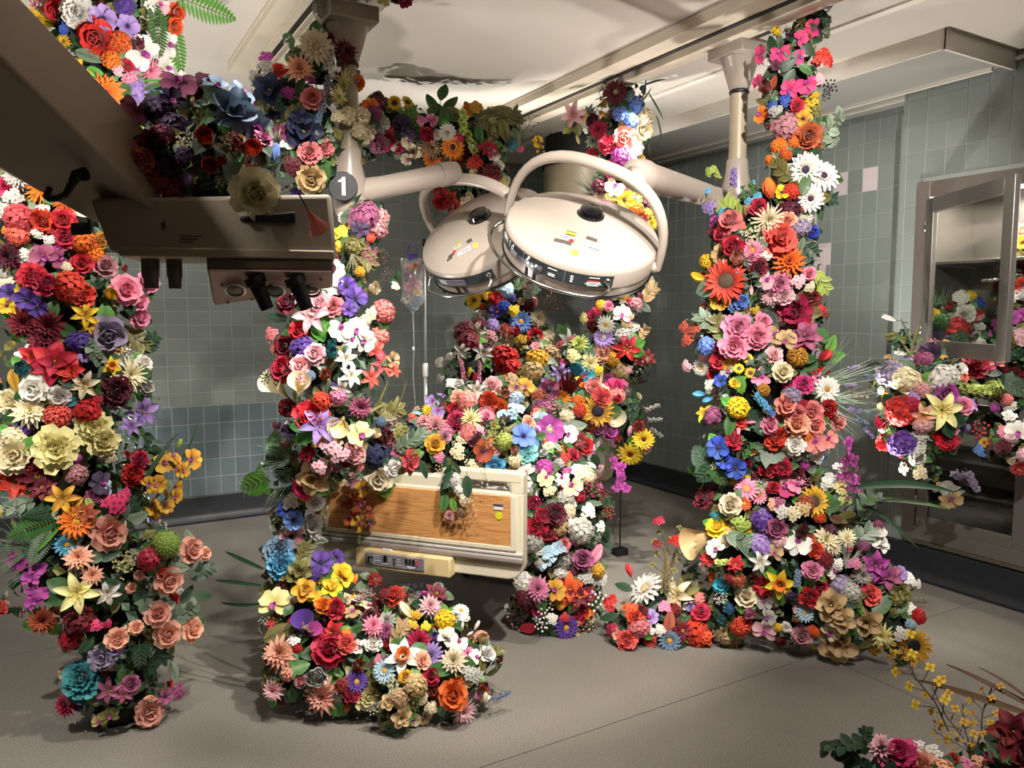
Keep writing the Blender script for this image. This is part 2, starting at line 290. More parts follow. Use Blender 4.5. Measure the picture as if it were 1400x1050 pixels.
def surgical_lamp(name_px, d, n3, e3, attach, strip, label, extra):
    C0 = at(*name_px, d); n_ = CS(*n3).normalized(); e1 = CS(*e3); e1 = (e1-n_*e1.dot(n_)).normalized(); y_ = n_.cross(e1)
    root = empty('surgical_lamp', C0, label, 'surgical lamp', 'twin surgical lamps over the bed')
    T = Matrix((e1, y_, n_)).transposed().to_4x4(); RR = .35
    h = lambda r: .04+.075*max(0, 1-(r/RR)**2.2)
    L = lambda p: (T @ Vector(p))
    prof = [(.0005, h(0))]+[(RR*k/14, h(RR*k/14)) for k in range(1, 14)]+[(RR*.985, .043), (RR, .034)]
    M().lathe(prof[::-1], 56, 0, T).obj('dome', cream, root, smooth=True, angle=35)
    M().lathe([(RR-.004, -.085), (RR-.002, -.04), (RR+.004, -.038), (RR+.004, .026), (RR, .034)], 56, 0, T).obj('housing', cream, root, smooth=True, angle=30)
    M().lathe([(.06, -.098), (RR-.03, -.106), (RR-.002, -.10), (RR+.002, -.085)], 56, 0, T).obj('gasket', black_m, root, smooth=True, angle=40)
    M().lathe([(.001, -.088), (.15, -.108), (RR-.05, -.112)], 40, 0, T).obj('lens', mat('frosted_lens', '#d9d6cc', .25), root, smooth=True)
    k = M(); kt = T @ Matrix.Translation((.015, .01, h(0)-.004))
    k.lathe([(.063, 0), (.063, .007), (.055, .013), (.05, .03), (.034, .038), (.0005, .04)], 24, 0, kt); kn = k.obj('knob', black_g, root, smooth=True, angle=30)
    r2 = M()
    for q in range(5): r2.box(kt @ Vector((0, -.03+.015*q, .034)), (.05, .006, .006), T.to_3x3())
    r2.obj('grip_rib', black_g, kn, bevel=.002)
    # yoke
    pts = []; YR = .372
    for q in range(25):
        th = math.pi*q/24; c, s_ = math.cos(th), math.sin(th); ex = .78
        pts.append(L((YR*math.copysign(abs(c)**ex, c), 0, YR*abs(s_)**ex-.02)))
    yk = M(); vs = []; n8 = 12
    for i, p in enumerate(pts):
        dd = (pts[min(i+1, 24)]-pts[max(i-1, 0)]).normalized(); rad_ = dd.cross(y_).normalized(); wd = .022+.012*math.sin(math.pi*i/24)
        for j in range(n8):
            a_ = 2*math.pi*j/n8; vs.append(p+y_*math.cos(a_)*wd*1.05+rad_*math.sin(a_)*wd*.75)
    yk.add(vs, [(i*n8+j, i*n8+(j+1) % n8, (i+1)*n8+(j+1) % n8, (i+1)*n8+j) for i in range(24) for j in range(n8)]+[tuple(range(n8)), tuple(24*n8+j for j in range(n8))])
    yk.obj('yoke', cream, root, smooth=True, angle=50)
    for s_ in (-1, 1):
        pv = M(); pv.lathe([(.001, .0), (.026, .0), (.03, .006), (.03, .03), (.02, .04), (.001, .042)], 18, 0, Matrix.Translation(L((s_*(YR-.035), 0, -.015))) @ T @ Matrix.Rotation(R(90)*s_, 4, 'Y'))
        pv.obj('pivot', cream, root, smooth=True, angle=40)
    # dark control strip with legends
    a0, a1 = strip
    st = M().lathe([(RR+.0065, -.034), (RR+.0065, .024)], 30, 0, T, 0., R(a0), R(a1)).obj('control_strip', strip_m, root, smooth=True)
    def side(phi, z, r_=RR+.0085):
        p = L((r_*math.cos(R(phi)), r_*math.sin(R(phi)), z)); o_ = L((math.cos(R(phi)), math.sin(R(phi)), 0)); tn = n_.cross(o_)
        return Matrix.Translation(p) @ Matrix((tn, n_, o_)).transposed().to_4x4()
    def mark(phi, z, w_, h_, m_, nm='legend'): 
        o = M().box((0, 0, 0), (w_, h_, .0012)).obj(nm, m_, st); o.matrix_local = side(phi, z); return o
    if a1-a0 > 100:
        for kk, ch in enumerate('Wild'): text(ch, .042, white_ink, 'letter', st, side(a0+27+kk*(6.4 if kk < 1 else 4.2), .002))
        for z in (-.018, -.010, -.002): mark(a0+42, z-.008, .05, .004, grey_pl)
        for ph_ in (a0+53, a0+86): mark(ph_, -.005, .0022, .056, grey_pl, 'divider')
        for q, (pa, z) in enumerate(((58, .014), (57, .002), (58, -.012), (62, -.016), (65, -.006))): M().lathe([(.001, .003), (.006, .003), (.0065, 0)], 10, 0, side(a0+pa, z)).obj('button', white_ink, st)
        kn2 = M().lathe([(.001, .022), (.014, .022), (.017, .016), (.018, 0)], 16, 0, side(a0+68, -.014)).obj('selector', mat('dark_knob', '#3a3a3c', .3), st, smooth=True, angle=30)
        for z, w_ in ((.012, .04), (-.012, .03), (-.02, .03)): mark(a0+77, z, w_, .004, white_ink)
        for z, w_ in ((.014, .045), (0, .05), (-.008, .06), (-.016, .07), (-.024, .05)): mark(a0+106, z, w_, .003, white_ink if z != 0 else red_s)
        for z in (.006, -.006, -.018): mark(a0+91, z, .012, .007, white_ink)
    else:
        for z in (.01, 0, -.01, -.02): mark((a0+a1)/2, z, .12, .004, grey_pl)
        mark((a0+a1)/2-14, -.006, .05, .03, mat('light_grey', '#b5b5b8', .5))
    # chrome handle bar
    hb = M(); b0, b1 = a0+2, a1-4; hp = [L((RR*math.cos(R(b0)), RR*math.sin(R(b0)), 0))]
    for q in range(21):
        ph_ = R(b0+(b1-b0)*q/20); f = min(1, math.sin(math.pi*(q+.9)/21.8)*3.2); rr = RR+.012+.055*f; hp.append(L((rr*math.cos(ph_), rr*math.sin(ph_), -.012-.03*f)))
    hp.append(L((RR*math.cos(R(b1)), RR*math.sin(R(b1)), 0)))
    hb.tube(hp, .0075, 8); hb.obj('handle', chrome, root, smooth=True)
    hb2 = M().tube([p*.985-n_*.006 for p in hp[2:-2]], .0045, 6).obj('inner_bar', chrome, root, smooth=True)
    for b_ in (b0, b1): M().lathe([(.001, .012), (.012, .01), (.014, 0)], 14, 0, side(b_, 0, RR+.006)).obj('boss', chrome, root, smooth=True)
    fl2 = M()
    for q in (-.6, .6): fl2.box(L((RR*math.cos(R((a0+a1)/2+q*6)), RR*math.sin(R((a0+a1)/2+q*6)), -.07))+n_*.008, (.008, .012, .05), T.to_3x3())
    fl2.obj('strut', strip_m, root)
    def dome_at(px, py):
        best = None
        for i in range(-34, 35):
            for j in range(-34, 35):
                a_, b_ = i*.01, j*.01; r_ = math.hypot(a_, b_)
                if r_ > .335: continue
                q = proj(C0+L((a_, b_, h(r_)))); e = (q[0]-px)**2+(q[1]-py)**2
                if best is None or e < best[0]: best = (e, a_, b_)
        _, a_, b_ = best; r_ = math.hypot(a_, b_); g = (h(r_+.004)-h(max(0, r_-.004)))/.008 if r_ > .005 else 0
        nl = Vector((-g*a_/max(r_, .01), -g*b_/max(r_, .01), 1)).normalized(); nw = L(nl)
        xr = (RT*math.cos(R(extra['tilt']))+UP*math.sin(R(extra['tilt']))); xr = (xr-nw*xr.dot(nw)).normalized()
        return Matrix.Translation(L((a_, b_, h(r_)+.0012))) @ Matrix((xr, nw.cross(xr), nw)).transposed().to_4x4()
    for (px, py, w_, h_, m_, kind) in extra['stickers']:
        w_ *= 1.25; h_ *= 1.25
        mx_ = dome_at(px, py)
        if kind == 'dot': s_ = M().lathe([(.0005, .0012), (w_/2, .0012), (w_/2, -.001)], 18); o = s_.obj('sticker', m_, root); o.matrix_local = mx_
        else:
            o = M().box((0, 0, 0), (w_, h_, .002)).obj('sticker', m_, root); o.matrix_local = mx_
            if kind == 'lines':
                ink = M()
                for q in (-.25, .12): ink.box((0, h_*q, .0013), (w_*.8, h_*.16, .001))
                ink.obj('print', mat('ink_dark', '#3a3530', .6), o)
            if kind == 'cross':
                ink = M().box((-w_*.34, 0, .0013), (w_*.1, w_*.03, .001)).box((-w_*.34, 0, .0013), (w_*.03, w_*.1, .001))
                for q in range(5): ink.box((-w_*.12+q*w_*.11, 0, .0013), (w_*.07, h_*.35, .001))
                ink.obj('print', mat('ink_dark', '#3a3530', .6), o)
            if kind == 'bars':
                ink = M()
                for q in (-.42, .42): ink.box((0, h_*q, .0013), (w_, h_*.18, .001))
                ink.obj('print', black_m, o)
    th = R(attach); ex = .78
    return C0+L((YR*math.copysign(abs(math.cos(th))**ex, math.cos(th)), 0, YR*abs(math.sin(th))**ex-.02)), root, T, C0
dk = mat('sticker_dark', '#4a453d', .5)
att_r, lampR, TR, CR = surgical_lamp((795, 324), 3.48, (.15, .77, .66), (.859, -.367, .233), 66, (-166, -46),
    'large cream surgical lamp on the right, dome facing us with coloured stickers',
    dict(tilt=-22, stickers=[(782, 320, .035, .02, yellow_s, 'bars'), (774, 325, .03, .016, mat('lilac_label', '#b9aec4', .5), 'lines'), (782, 329.6, .018, .018, red_s, 'dot'), (769, 330, .062, .016, dk, ''), (765, 334, .05, .012, mat('light_grey', '#b5b5b8', .5), ''),
                           (786, 345, .027, .027, yellow_s, 'dot'), (809, 327, .04, .016, dk, ''), (808, 339, .072, .024, pale_pl, 'cross')]))
att_l, lampL, TL, CL = surgical_lamp((664, 322), 4.0, (-.40, .68, .66), (.69, -.14, .56), 96, (-116, -48),
    'cream surgical lamp on the left, tipped away under the numbered arm',
    dict(tilt=18, stickers=[(641, 330, .022, .018, dk, ''), (627, 333, .02, .01, yellow_s, 'bars'), (625, 337, .03, .012, pale_pl, 'lines'), (622, 344, .014, .014, red_s, 'dot'), (617, 349, .03, .012, dk, ''), (615, 355, .026, .01, dk, ''), (635, 344, .06, .02, pale_pl, 'cross'), (649, 336, .024, .024, yellow_s, 'dot')]))
# rear housing of a further lamp head behind the left one
rh = empty('rear_housing', at(706, 300, 4.25)-lampL.location); rh.parent = lampL
tm = Matrix((CS(.9, .3, .2).normalized(), CS(-.2, -.1, .95).normalized(), CS(-.3, .9, .1).normalized())).transposed().to_4x4()
M().lathe([(.15, -.10), (.15, .02), (.135, .07), (.09, .11), (.001, .125)], 28, 0, tm).obj('shell', cream, rh, smooth=True, angle=40)
M().lathe([(.001, -.104), (.145, -.104), (.152, -.1)], 28, 0, tm).obj('rim', black_m, rh)

def post(px, py, zt, zj, label, num=None, plate=(.24, .2)):
    p = at_z(px, py, zt); root = empty('lamp_post', (p.x, p.y, zt), label, 'lamp post')
    H = zt-zj
    M().box((0, 0, -.012), (plate[0], plate[1], .07)).obj('mount', cream, root, bevel=.008)
    M().lathe([(.045, -.20), (.052, -.19), (.095, -.045), (.10, -.04)], 24).obj('cone', cream, root, smooth=True, angle=30)
    M().lathe([(.047, -.22), (.05, -.215), (.05, -.205), (.047, -.20)], 24).obj('ring', black_m, root, smooth=True)
    M().lathe([(.046, -H+.13), (.044, -H+.16), (.044, -.22)], 24).obj('pole', creamd, root, smooth=True, angle=30)
    M().lathe([(.001, -H-.10), (.062, -H-.10), (.075, -H-.06), (.075, -H+.06), (.058, -H+.13), (.054, -H+.19), (.05, -H+.2)], 24).obj('joint', cream, root, smooth=True, angle=30)
    return root, Vector((p.x, p.y, zj))
pC, jC = post(1012, 68, 2.935, 2.19, 'cream ceiling post carrying the right surgical lamp', plate=(.22, .24))
pB, jB = post(474, 22, 2.925, 2.145, 'cream ceiling post on the left bearing the number 1 disc', plate=(.22, .24))
def number_disc(root, j, px, rr, lab):
    wpos = at(px[0], px[1], (j-EYE).dot(FW)-.10); o_ = (EYE-wpos).normalized(); o_ = Vector((o_.x, o_.y, 0)).normalized(); xx = Vector((0, 0, 1)).cross(o_).normalized()
    mm = Matrix.Translation(wpos-root.location) @ Matrix((xx, Vector((0, 0, 1)), o_)).transposed().to_4x4()
    dsc = M().lathe([(.001, .008), (rr*.96, .008), (rr, .005), (rr, -.03)], 32).obj('number_disc', mat('navy_disc', '#06090e', .5), root, smooth=True, angle=30); dsc.matrix_local = mm
    if lab:
        g1 = [(q_[0]*rr*1.25, q_[1]*rr*1.25) for q_ in ((.13, .5), (.13, -.5), (-.07, -.5), (-.07, .24), (-.26, .2), (-.26, .3), (-.12, .37), (-.02, .5))]; k = len(g1)
        M().add([(x, y, .011) for x, y in g1]+[(x, y, .006) for x, y in g1], [tuple(range(k-1, -1, -1))]+[(i, (i+1) % k, k+(i+1) % k, k+i) for i in range(k)]).obj('numeral', white_ink, dsc)
number_disc(pB, jB, (469, 255), .064, '1')
number_disc(pC, jC, (1020, 272), .042, '')
def arm(root, j, end, r0, r1, endr):
    o = root.location; a_ = j-o; b_ = end-o; d_ = (b_-a_).normalized()
    M().tube([a_+d_*.03, a_+d_*.10, a_+d_*.16, b_-d_*.10, b_-d_*.06], [r0*1.15, r0*1.1, r0, r1, r1*1.05], 20).obj('arm', cream, root, smooth=True, angle=40)
    M().tube([b_-d_*.075, b_-d_*.03, b_+d_*.02, b_+d_*.035], [r1*1.1, r1*1.12, r1*.95, r1*.5], 20).obj('elbow', cream, root, smooth=True, angle=40)
eR = at(868, 238, 3.36); arm(pC, jC+Vector((0, 0, -.02)), eR, .05, .066, att_r)
eL = at(620, 236, 3.74); arm(pB, jB+Vector((0, 0, 0)), eL, .052, .052, att_l)
M().tube([eR-lampR.location, att_r-lampR.location], [.045, .034], 14).obj('stub', cream, lampR, smooth=True)
M().tube([eL-lampL.location, att_l-lampL.location], [.045, .034], 14).obj('stub', cream, lampL, smooth=True)

# ---- the bed
bw = Vector((.64, -.77, 0)).normalized(); bl_ = Vector((.77, .64, 0)).normalized(); Lc = Vector((1.1, 3.69, 0))-bw*.03; WB = 1.06
BO = Lc+bw*WB/2
bed = empty('hospital_bed', BO, 'cream hospital bed with wood-grain footboard buried in flowers', 'bed'); bed.rotation_euler = (0, 0, math.atan2(bw.y, bw.x))
woodm = mat('oak_laminate', '#b9814d', .42, coat=.15); n = woodm.node_tree; b = n.nodes['Principled BSDF']
tc = [q for q in n.nodes if q.bl_idname == 'ShaderNodeTexCoord'][0]
mp = n.nodes.new('ShaderNodeMapping'); mp.inputs['Scale'].default_value = (.75, 1, 11); n.links.new(tc.outputs['Object'], mp.inputs['Vector'])
wv = n.nodes.new('ShaderNodeTexNoise'); wv.inputs['Scale'].default_value = 1.6; wv.inputs['Detail'].default_value = 1.5; wv.inputs['Distortion'].default_value = .25; n.links.new(mp.outputs['Vector'], wv.inputs['Vector'])
mt = n.nodes.new('ShaderNodeMath'); mt.operation = 'MULTIPLY'; mt.inputs[1].default_value = 13; n.links.new(wv.outputs['Fac'], mt.inputs[0])
fr_ = n.nodes.new('ShaderNodeMath'); fr_.operation = 'FRACT'; n.links.new(mt.outputs[0], fr_.inputs[0])
cr = n.nodes.new('ShaderNodeValToRGB'); e = cr.color_ramp.elements; e[0].position = 0; e[0].color = (*lin('#a8703c'), 1); e[1].position = .45; e[1].color = (*lin('#cb935a'), 1)
e2 = e.new(.98); e2.color = (*lin('#c88f56'), 1); n.links.new(fr_.outputs[0], cr.inputs['Fac'])
g2 = n.nodes.new('ShaderNodeTexNoise'); mp2 = n.nodes.new('ShaderNodeMapping'); mp2.inputs['Scale'].default_value = (6, 1, 160); n.links.new(tc.outputs['Object'], mp2.inputs['Vector']); n.links.new(mp2.outputs['Vector'], g2.inputs['Vector']); g2.inputs['Scale'].default_value = 1.2
mx = n.nodes.new('ShaderNodeMix'); mx.data_type = 'RGBA'; mx.blend_type = 'OVERLAY'; mx.inputs['Factor'].default_value = .45
n.links.new(cr.outputs['Color'], mx.inputs['A']); n.links.new(g2.outputs['Fac'], mx.inputs['B']); n.links.new(mx.outputs['Result'], b.inputs['Base Color'])
bedp = mat('bed_plastic', '#d8cfb6', .42, noise_amt=.04, noise_scale=6); bedy = mat('bed_panel_yellowed', '#dcc490', .42, noise_amt=.05, noise_scale=5); bump_m = mat('bumper_grey', '#8f857c', .5)
def plate(outline, y0, y1):
    k = len(outline); m = M(); m.add([(x, y0, z) for x, z in outline]+[(x, y1, z) for x, z in outline], [tuple(range(k)), tuple(range(2*k-1, k-1, -1))]+[(i, k+i, k+(i+1) % k, (i+1) % k) for i in range(k)]); return m
def rrect(x0, x1, z0, z1, r, n_=5, cs=(1, 1, 1, 1)):
    out = []
    for (cx, cz, a_, f) in ((x1-r, z0+r, -90, cs[0]), (x1-r, z1-r, 0, cs[1]), (x0+r, z1-r, 90, cs[2]), (x0+r, z0+r, 180, cs[3])):
        rr = r*f; ccx = cx+(r-rr)*(1 if cx > (x0+x1)/2 else -1); ccz = cz+(r-rr)*(1 if cz > (z0+z1)/2 else -1)
        for q in range(n_+1):
            a2 = R(a_+90*q/n_); out.append((ccx+rr*math.cos(a2), ccz+rr*math.sin(a2)))
    return out
hw = WB/2
fb = plate(rrect(-hw, hw, .40, .80, .075, cs=(1, .1, .1, 1)), -.02, .045).obj('footboard', bedp, bed, bevel=.008)
for (x0, x1) in ((-hw, -hw+.38), (hw-.40, hw)):   # raised ends with hand slots
    hm = plate(rrect(x0, x1, .845, .895, .02), -.02, .045).obj('grip_rail', bedp, bed, bevel=.008)
    for xx, ww in ((x0+.03, .06), (x1-.03, .06)): plate([(xx-ww/2, .795), (xx+ww/2, .795), (xx+ww/2, .87), (xx-ww/2, .87)], -.019, .044).obj('grip_end', bedp, hm, bevel=.006)
plate([(-hw+.37, .79), (hw-.39, .79), (hw-.39, .852), (-hw+.37, .852)], -.012, .038).obj('top_rail', bedp, bed, bevel=.006)
plate(rrect(-hw+.045, hw-.055, .555, .785, .012), -.027, -.018).obj('wood_panel', woodm, bed, bevel=.002)
fr2 = M()
for (x0, x1, z0, z1) in ((-hw+.02, hw-.03, .537, .557), (-hw+.02, -hw+.047, .55, .79), (hw-.057, hw-.03, .55, .79)): fr2.box(((x0+x1)/2, -.022, (z0+z1)/2), (x1-x0, .016, z1-z0))
fr2.obj('panel_frame', bedp, bed, bevel=.003)
M().box((0, -.03, .498), (WB+.012, .03, .03)).obj('bumper', bump_m, bed, bevel=.01)
M().box((0, -.026, .522), (WB, .02, .012)).obj('bumper_lip', mat('bumper_light', '#b9b4ae', .45), bed, bevel=.003)
cp = M().box((-.055, -.045, .437), (.50, .06, .092)).obj('control_box', bedy, bed, bevel=.008)
M().box((-.09, -.077, .44), (.31, .006, .058)).obj('control_face', grey_pl, cp, bevel=.001)
M().box((-.215, -.082, .44), (.042, .008, .046)).obj('socket', mat('socket_grey', '#a9a6a4', .4), cp, bevel=.003)
M().box((-.215, -.0865, .44), (.024, .003, .03)).obj('socket_hole', black_m, cp); M().box((-.211, -.0885, .438), (.012, .003, .02)).obj('rocker', pale_pl, cp)
M().box((-.137, -.082, .452), (.014, .006, .028)).obj('switch', black_m, cp)
for q in range(3):
    M().box((-.025+.018*q, -.082, .45), (.011, .006, .024)).obj('switch', black_m, cp); M().box((-.09, -.081, .452-.012*q), (.006, .004, .006)).obj('indicator', black_m, cp)
M().box((.030, -.082, .448), (.012, .006, .026)).obj('switch', mat('pink_switch', '#d6676f', .4), cp)
lg = M()
for (x, z, w_) in ((-.18, .461, .03), (-.178, .449, .016), (-.178, .437, .03), (-.14, .425, .035), (-.112, .456, .012), (-.112, .446, .012), (-.112, .43, .012), (-.068, .454, .02), (-.068, .442, .02), (-.066, .428, .028), (0, .424, .045), (0, .418, .03)): lg.box((x, -.0805, z), (w_, .002, .0032))
lg.obj('legend', white_ink, cp)
M().box((-.14, -.06, .486), (.05, .02, .008)).obj('light_tag', white_ink, cp)
M().box((.415, -.029, .742), (.045, .003, .012)).obj('label_plate', mat('purple_dark', '#4b4358', .5), bed); M().box((.415, -.029, .729), (.045, .003, .014)).obj('label_plate', pale_pl, bed)
M().lathe([(.001, .003), (.017, .003), (.017, 0)], 20, 0, Matrix.Translation((.417, -.027, .694)) @ Matrix.Rotation(R(90), 4, 'X')).obj('sticker', mat('sticker_lime', '#c9cf22', .4), bed)
M().box((0, 1.10, .44), (.76, 1.96, .06)).obj('deck', creamd, bed, bevel=.01)
M().box((0, 1.07, .55), (.86, 1.98, .17)).obj('mattress', mat('mattress_white', '#d8d4cc', .8, bump=.2, bump_scale=20), bed, bevel=.04)
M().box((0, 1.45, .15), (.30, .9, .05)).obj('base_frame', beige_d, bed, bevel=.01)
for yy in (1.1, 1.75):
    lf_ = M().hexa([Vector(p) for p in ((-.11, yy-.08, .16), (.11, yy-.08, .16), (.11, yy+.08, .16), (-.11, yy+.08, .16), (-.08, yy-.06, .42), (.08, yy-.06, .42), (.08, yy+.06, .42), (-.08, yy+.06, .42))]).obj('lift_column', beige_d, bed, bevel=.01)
for sx in (-.2, .2):
    for yy in (1.02, 1.85):
        c_ = empty('caster', (sx, yy, 0)); c_.parent = bed
        M().lathe([(.02, -.018), (.055, -.016), (.062, -.008), (.062, .008), (.055, .016), (.02, .018)], 20, 0, Matrix.Translation((0, 0, .062)) @ Matrix.Rotation(R(90), 4, 'Y')).obj('wheel', black_m, c_, smooth=True)
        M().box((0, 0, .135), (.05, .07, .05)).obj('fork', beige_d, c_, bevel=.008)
plate(rrect(-.47, .47, .42, 1.02, .07), 2.09, 2.14).obj('headboard', bedp, bed, bevel=.01)
for sx in (-1, 1):
    M().tube([(sx*.47, .35, .5), (sx*.47, .35, .72), (sx*.47, .6, .78), (sx*.47, 1.2, .78), (sx*.47, 1.35, .72), (sx*.47, 1.35, .5)], .014, 8).obj('side_rail', chrome, bed, smooth=True)

# ---- drip stand with its flower-filled bag
ip = at(581, 430, 5.05); iv = empty('drip_stand', (ip.x, ip.y, 0), 'chrome drip stand on castors behind the bed, left of the lamps', 'drip stand')
M().tube([(0, 0, .12), (0, 0, 1.25)], .013, 10).obj('pole', mat('pole_metal', '#c4c4c0', .3, .35), iv, smooth=True); M().tube([(0, 0, 1.2), (0, 0, 2.06)], .009, 10).obj('upper_pole', mat('pole_metal', '#c4c4c0', .3, .35), iv, smooth=True)
M().lathe([(.018, 1.19), (.02, 1.2), (.02, 1.27), (.014, 1.28)], 12).obj('clamp', white_ink, iv, smooth=True); M().lathe([(.014, 1.93), (.016, 1.94), (.016, 2.0), (.012, 2.01)], 12).obj('collar', black_m, iv, smooth=True)
M().lathe([(.011, 2.04), (.012, 2.09), (.001, 2.095)], 10).obj('cap', black_m, iv)
for s in (-1, 1): 
    M().tube([(0, 0, 2.055), tuple(RT*s*.075+Vector((0, 0, 2.065))), tuple(RT*s*.088+Vector((0, 0, 2.055))), tuple(RT*s*.088+Vector((0, 0, 2.02))), tuple(RT*s*.078+Vector((0, 0, 2.01))), tuple(RT*s*.07+Vector((0, 0, 2.02)))], .0035, 6).obj('hook', chrome, iv, smooth=True)
for q in range(5):
    a_ = q*2*math.pi/5; lg_ = M().tube([(0, 0, .13), (.16*math.cos(a_), .16*math.sin(a_), .10), (.3*math.cos(a_), .3*math.sin(a_), .07)], [.016, .014, .012], 8).obj('leg', chrome, iv, smooth=True)
    M().ball((.3*math.cos(a_), .3*math.sin(a_), .03), .03, 10, 6).obj('castor', black_m, lg_, smooth=True)
bc = ip-FW*.03-RT*.075; bc.z = 0
glassy = bpy.data.materials.new('clear_plastic'); glassy.use_nodes = True; nn = glassy.node_tree; nn.nodes.clear()
o_ = nn.nodes.new('ShaderNodeOutputMaterial'); tr = nn.nodes.new('ShaderNodeBsdfTransparent'); gl = nn.nodes.new('ShaderNodeBsdfGlossy'); gl.inputs['Roughness'].default_value = .12; df = nn.nodes.new('ShaderNodeBsdfDiffuse'); df.inputs['Color'].default_value = (.8, .8, .84, 1)
m1 = nn.nodes.new('ShaderNodeMixShader'); m2 = nn.nodes.new('ShaderNodeMixShader'); m1.inputs[0].default_value = .12; m2.inputs[0].default_value = .22
nn.links.new(tr.outputs[0], m1.inputs[1]); nn.links.new(gl.outputs[0], m1.inputs[2]); nn.links.new(m1.outputs[0], m2.inputs[1]); nn.links.new(df.outputs[0], m2.inputs[2]); nn.links.new(m2.outputs[0], o_.inputs['Surface'])
bag = empty('drip_bag', bc+Vector((0, 0, 1.6)), 'clear plastic drip bag filled with blossoms hanging from a purple hook', 'drip bag')
sec = [(.0, .004), (.03, .02), (.06, .055), (.09, .082), (.13, .072), (.2, .066), (.28, .072), (.335, .08), (.36, .08), (.365, .07)]
vs = []; 
for z, w_ in sec:
    for j in range(16):
        a_ = 2*math.pi*j/16; vs.append(RT*math.cos(a_)*w_+Vector((FW.x, FW.y, 0))*math.sin(a_)*min(.03, w_*.5)*(1 if z < .33 else .3)+Vector((0, 0, z)))
M().add(vs, [(i*16+j, i*16+(j+1) % 16, (i+1)*16+(j+1) % 16, (i+1)*16+j) for i in range(len(sec)-1) for j in range(16)]).obj('bag', glassy, bag, smooth=True)
purp = mat('purple_plastic', '#6a58b8', .35)
M().box(tuple(Vector((0, 0, .375))), (.06, .02, .045)).obj('cap', purp, bag, bevel=.006)
M().tube([RT*-.035+Vector((0, 0, .39)), RT*-.03+Vector((0, 0, .42)), RT*-.012+Vector((0, 0, .46)), RT*.012+Vector((0, 0, .46)), RT*.03+Vector((0, 0, .42)), RT*.035+Vector((0, 0, .39)), RT*-.035+Vector((0, 0, .39))], .004, 6).obj('bail', purp, bag, smooth=True)
M().tube([(0, 0, 0), (.005, 0, -.2), (.0, .01, -.4), (.02, .0, -.75)], .004, 6).obj('drip_line', glassy, bag, smooth=True)
M().lathe([(.001, -.24), (.009, -.235), (.009, -.215), (.001, -.21)], 10).obj('roller_clamp', white_ink, bag, smooth=True)
sp_ = at(850, 560, 5.05); rs_ = empty('rod_stand', (sp_.x, sp_.y, 0), 'thin dark rod with small black block foot on the floor right of the bed', 'rod')
M().tube([(0, 0, .03), (0, 0, 1.0)], .005, 8).obj('rod', black_m, rs_, smooth=True); M().box((0, 0, .022), (.09, .07, .044)).obj('foot', black_m, rs_, bevel=.004)

# ---- foreground supply pendant (its arm comes down from the upper left)
pend_m = mat('pendant_enamel', '#b3a692', .5, noise_amt=.05, noise_scale=3); pend_w = mat('pendant_warm', '#b8a794', .5, noise_amt=.04, noise_scale=3)
pan_m = mat('outlet_panel_pink', '#e3c2b6', .4, noise_amt=.15, noise_scale=12)
PO = at(300, 330, 1.95); pend = empty('supply_pendant', PO, 'dark beige ceiling supply pendant looming in the left foreground', 'medical pendant')
def P(x, y, d): return at(x, y, d)-PO
def beam(nearq, farq, nm, m_, bev=.012): return M().hexa([*farq, *nearq]).obj(nm, m_, pend, bevel=bev)
beam([P(-190, 130, 1.45), P(-190, -110, 1.30), P(-120, -160, 1.50), P(-120, 40, 1.66)], [P(132, 306, 1.98), P(224, 300, 1.84), P(226, 206, 1.96), P(150, 230, 2.12)], 'arm', pend_w)
beam([P(-520, -120, 1.3), P(-520, -420, 1.15), P(-420, -460, 1.4), P(-420, -160, 1.55)], [P(-180, 130, 1.45), P(-180, -110, 1.30), P(-110, -160, 1.50), P(-110, 40, 1.66)], 'upper_arm', pend_w)
u_ = (at(460, 336, 1.92)-at(150, 350, 1.80)); u_.z = 0; UL = u_.length; u_.normalize(); v_ = Vector((-u_.y, u_.x, 0)); 
if v_.dot(FW) < 0: v_ = -v_
B0 = at(150, 350, 1.80)-PO; B0z = B0.z+.008
def PB(a_, b_, z): return Vector((B0.x, B0.y, B0z))+u_*a_+v_*b_+Vector((0, 0, z))
M().hexa([PB(0, 0, 0), PB(UL, 0, 0), PB(UL, .26, 0), PB(0, .26, 0), PB(-.04, 0.005, .125), PB(UL-.01, 0.005, .155), PB(UL-.01, .26, .155), PB(-.04, .26, .125)]).obj('console', pend_m, pend, bevel=.012)
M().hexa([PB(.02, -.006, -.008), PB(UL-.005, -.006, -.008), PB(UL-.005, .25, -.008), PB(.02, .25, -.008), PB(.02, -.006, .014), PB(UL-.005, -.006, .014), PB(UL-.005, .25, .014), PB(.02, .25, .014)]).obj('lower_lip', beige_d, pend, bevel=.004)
a0_, a1_ = .30*UL/.62*.8, UL-.01
a0_ = UL*.41
hs = [PB(a0_, .0, -.002), PB(a0_, .0, -.035), PB(a0_-.0, .10, -.105), PB(a0_, .2, -.105), PB(a0_, .2, -.002)]; he = [p+u_*(a1_-a0_) for p in hs]; he[2] += Vector((0, 0, .035)); he[3] += Vector((0, 0, .035)); hs[2] -= Vector((0, 0, .012))
M().add(hs+he, [(0, 1, 2, 3, 4), (9, 8, 7, 6, 5), (0, 5, 6, 1), (1, 6, 7, 2), (2, 7, 8, 3), (3, 8, 9, 4), (4, 9, 5, 0)]).obj('outlet_housing', mat('pendant_dark', '#6a5d4e', .5), pend, bevel=.004)
nrm_ = (hs[2]-hs[1]).cross(u_).normalized()
if nrm_.dot(FW) > 0: nrm_ = -nrm_
pq = [hs[1]+u_*.004, he[1]-u_*.004, he[2]-u_*.004, hs[2]+u_*.004]
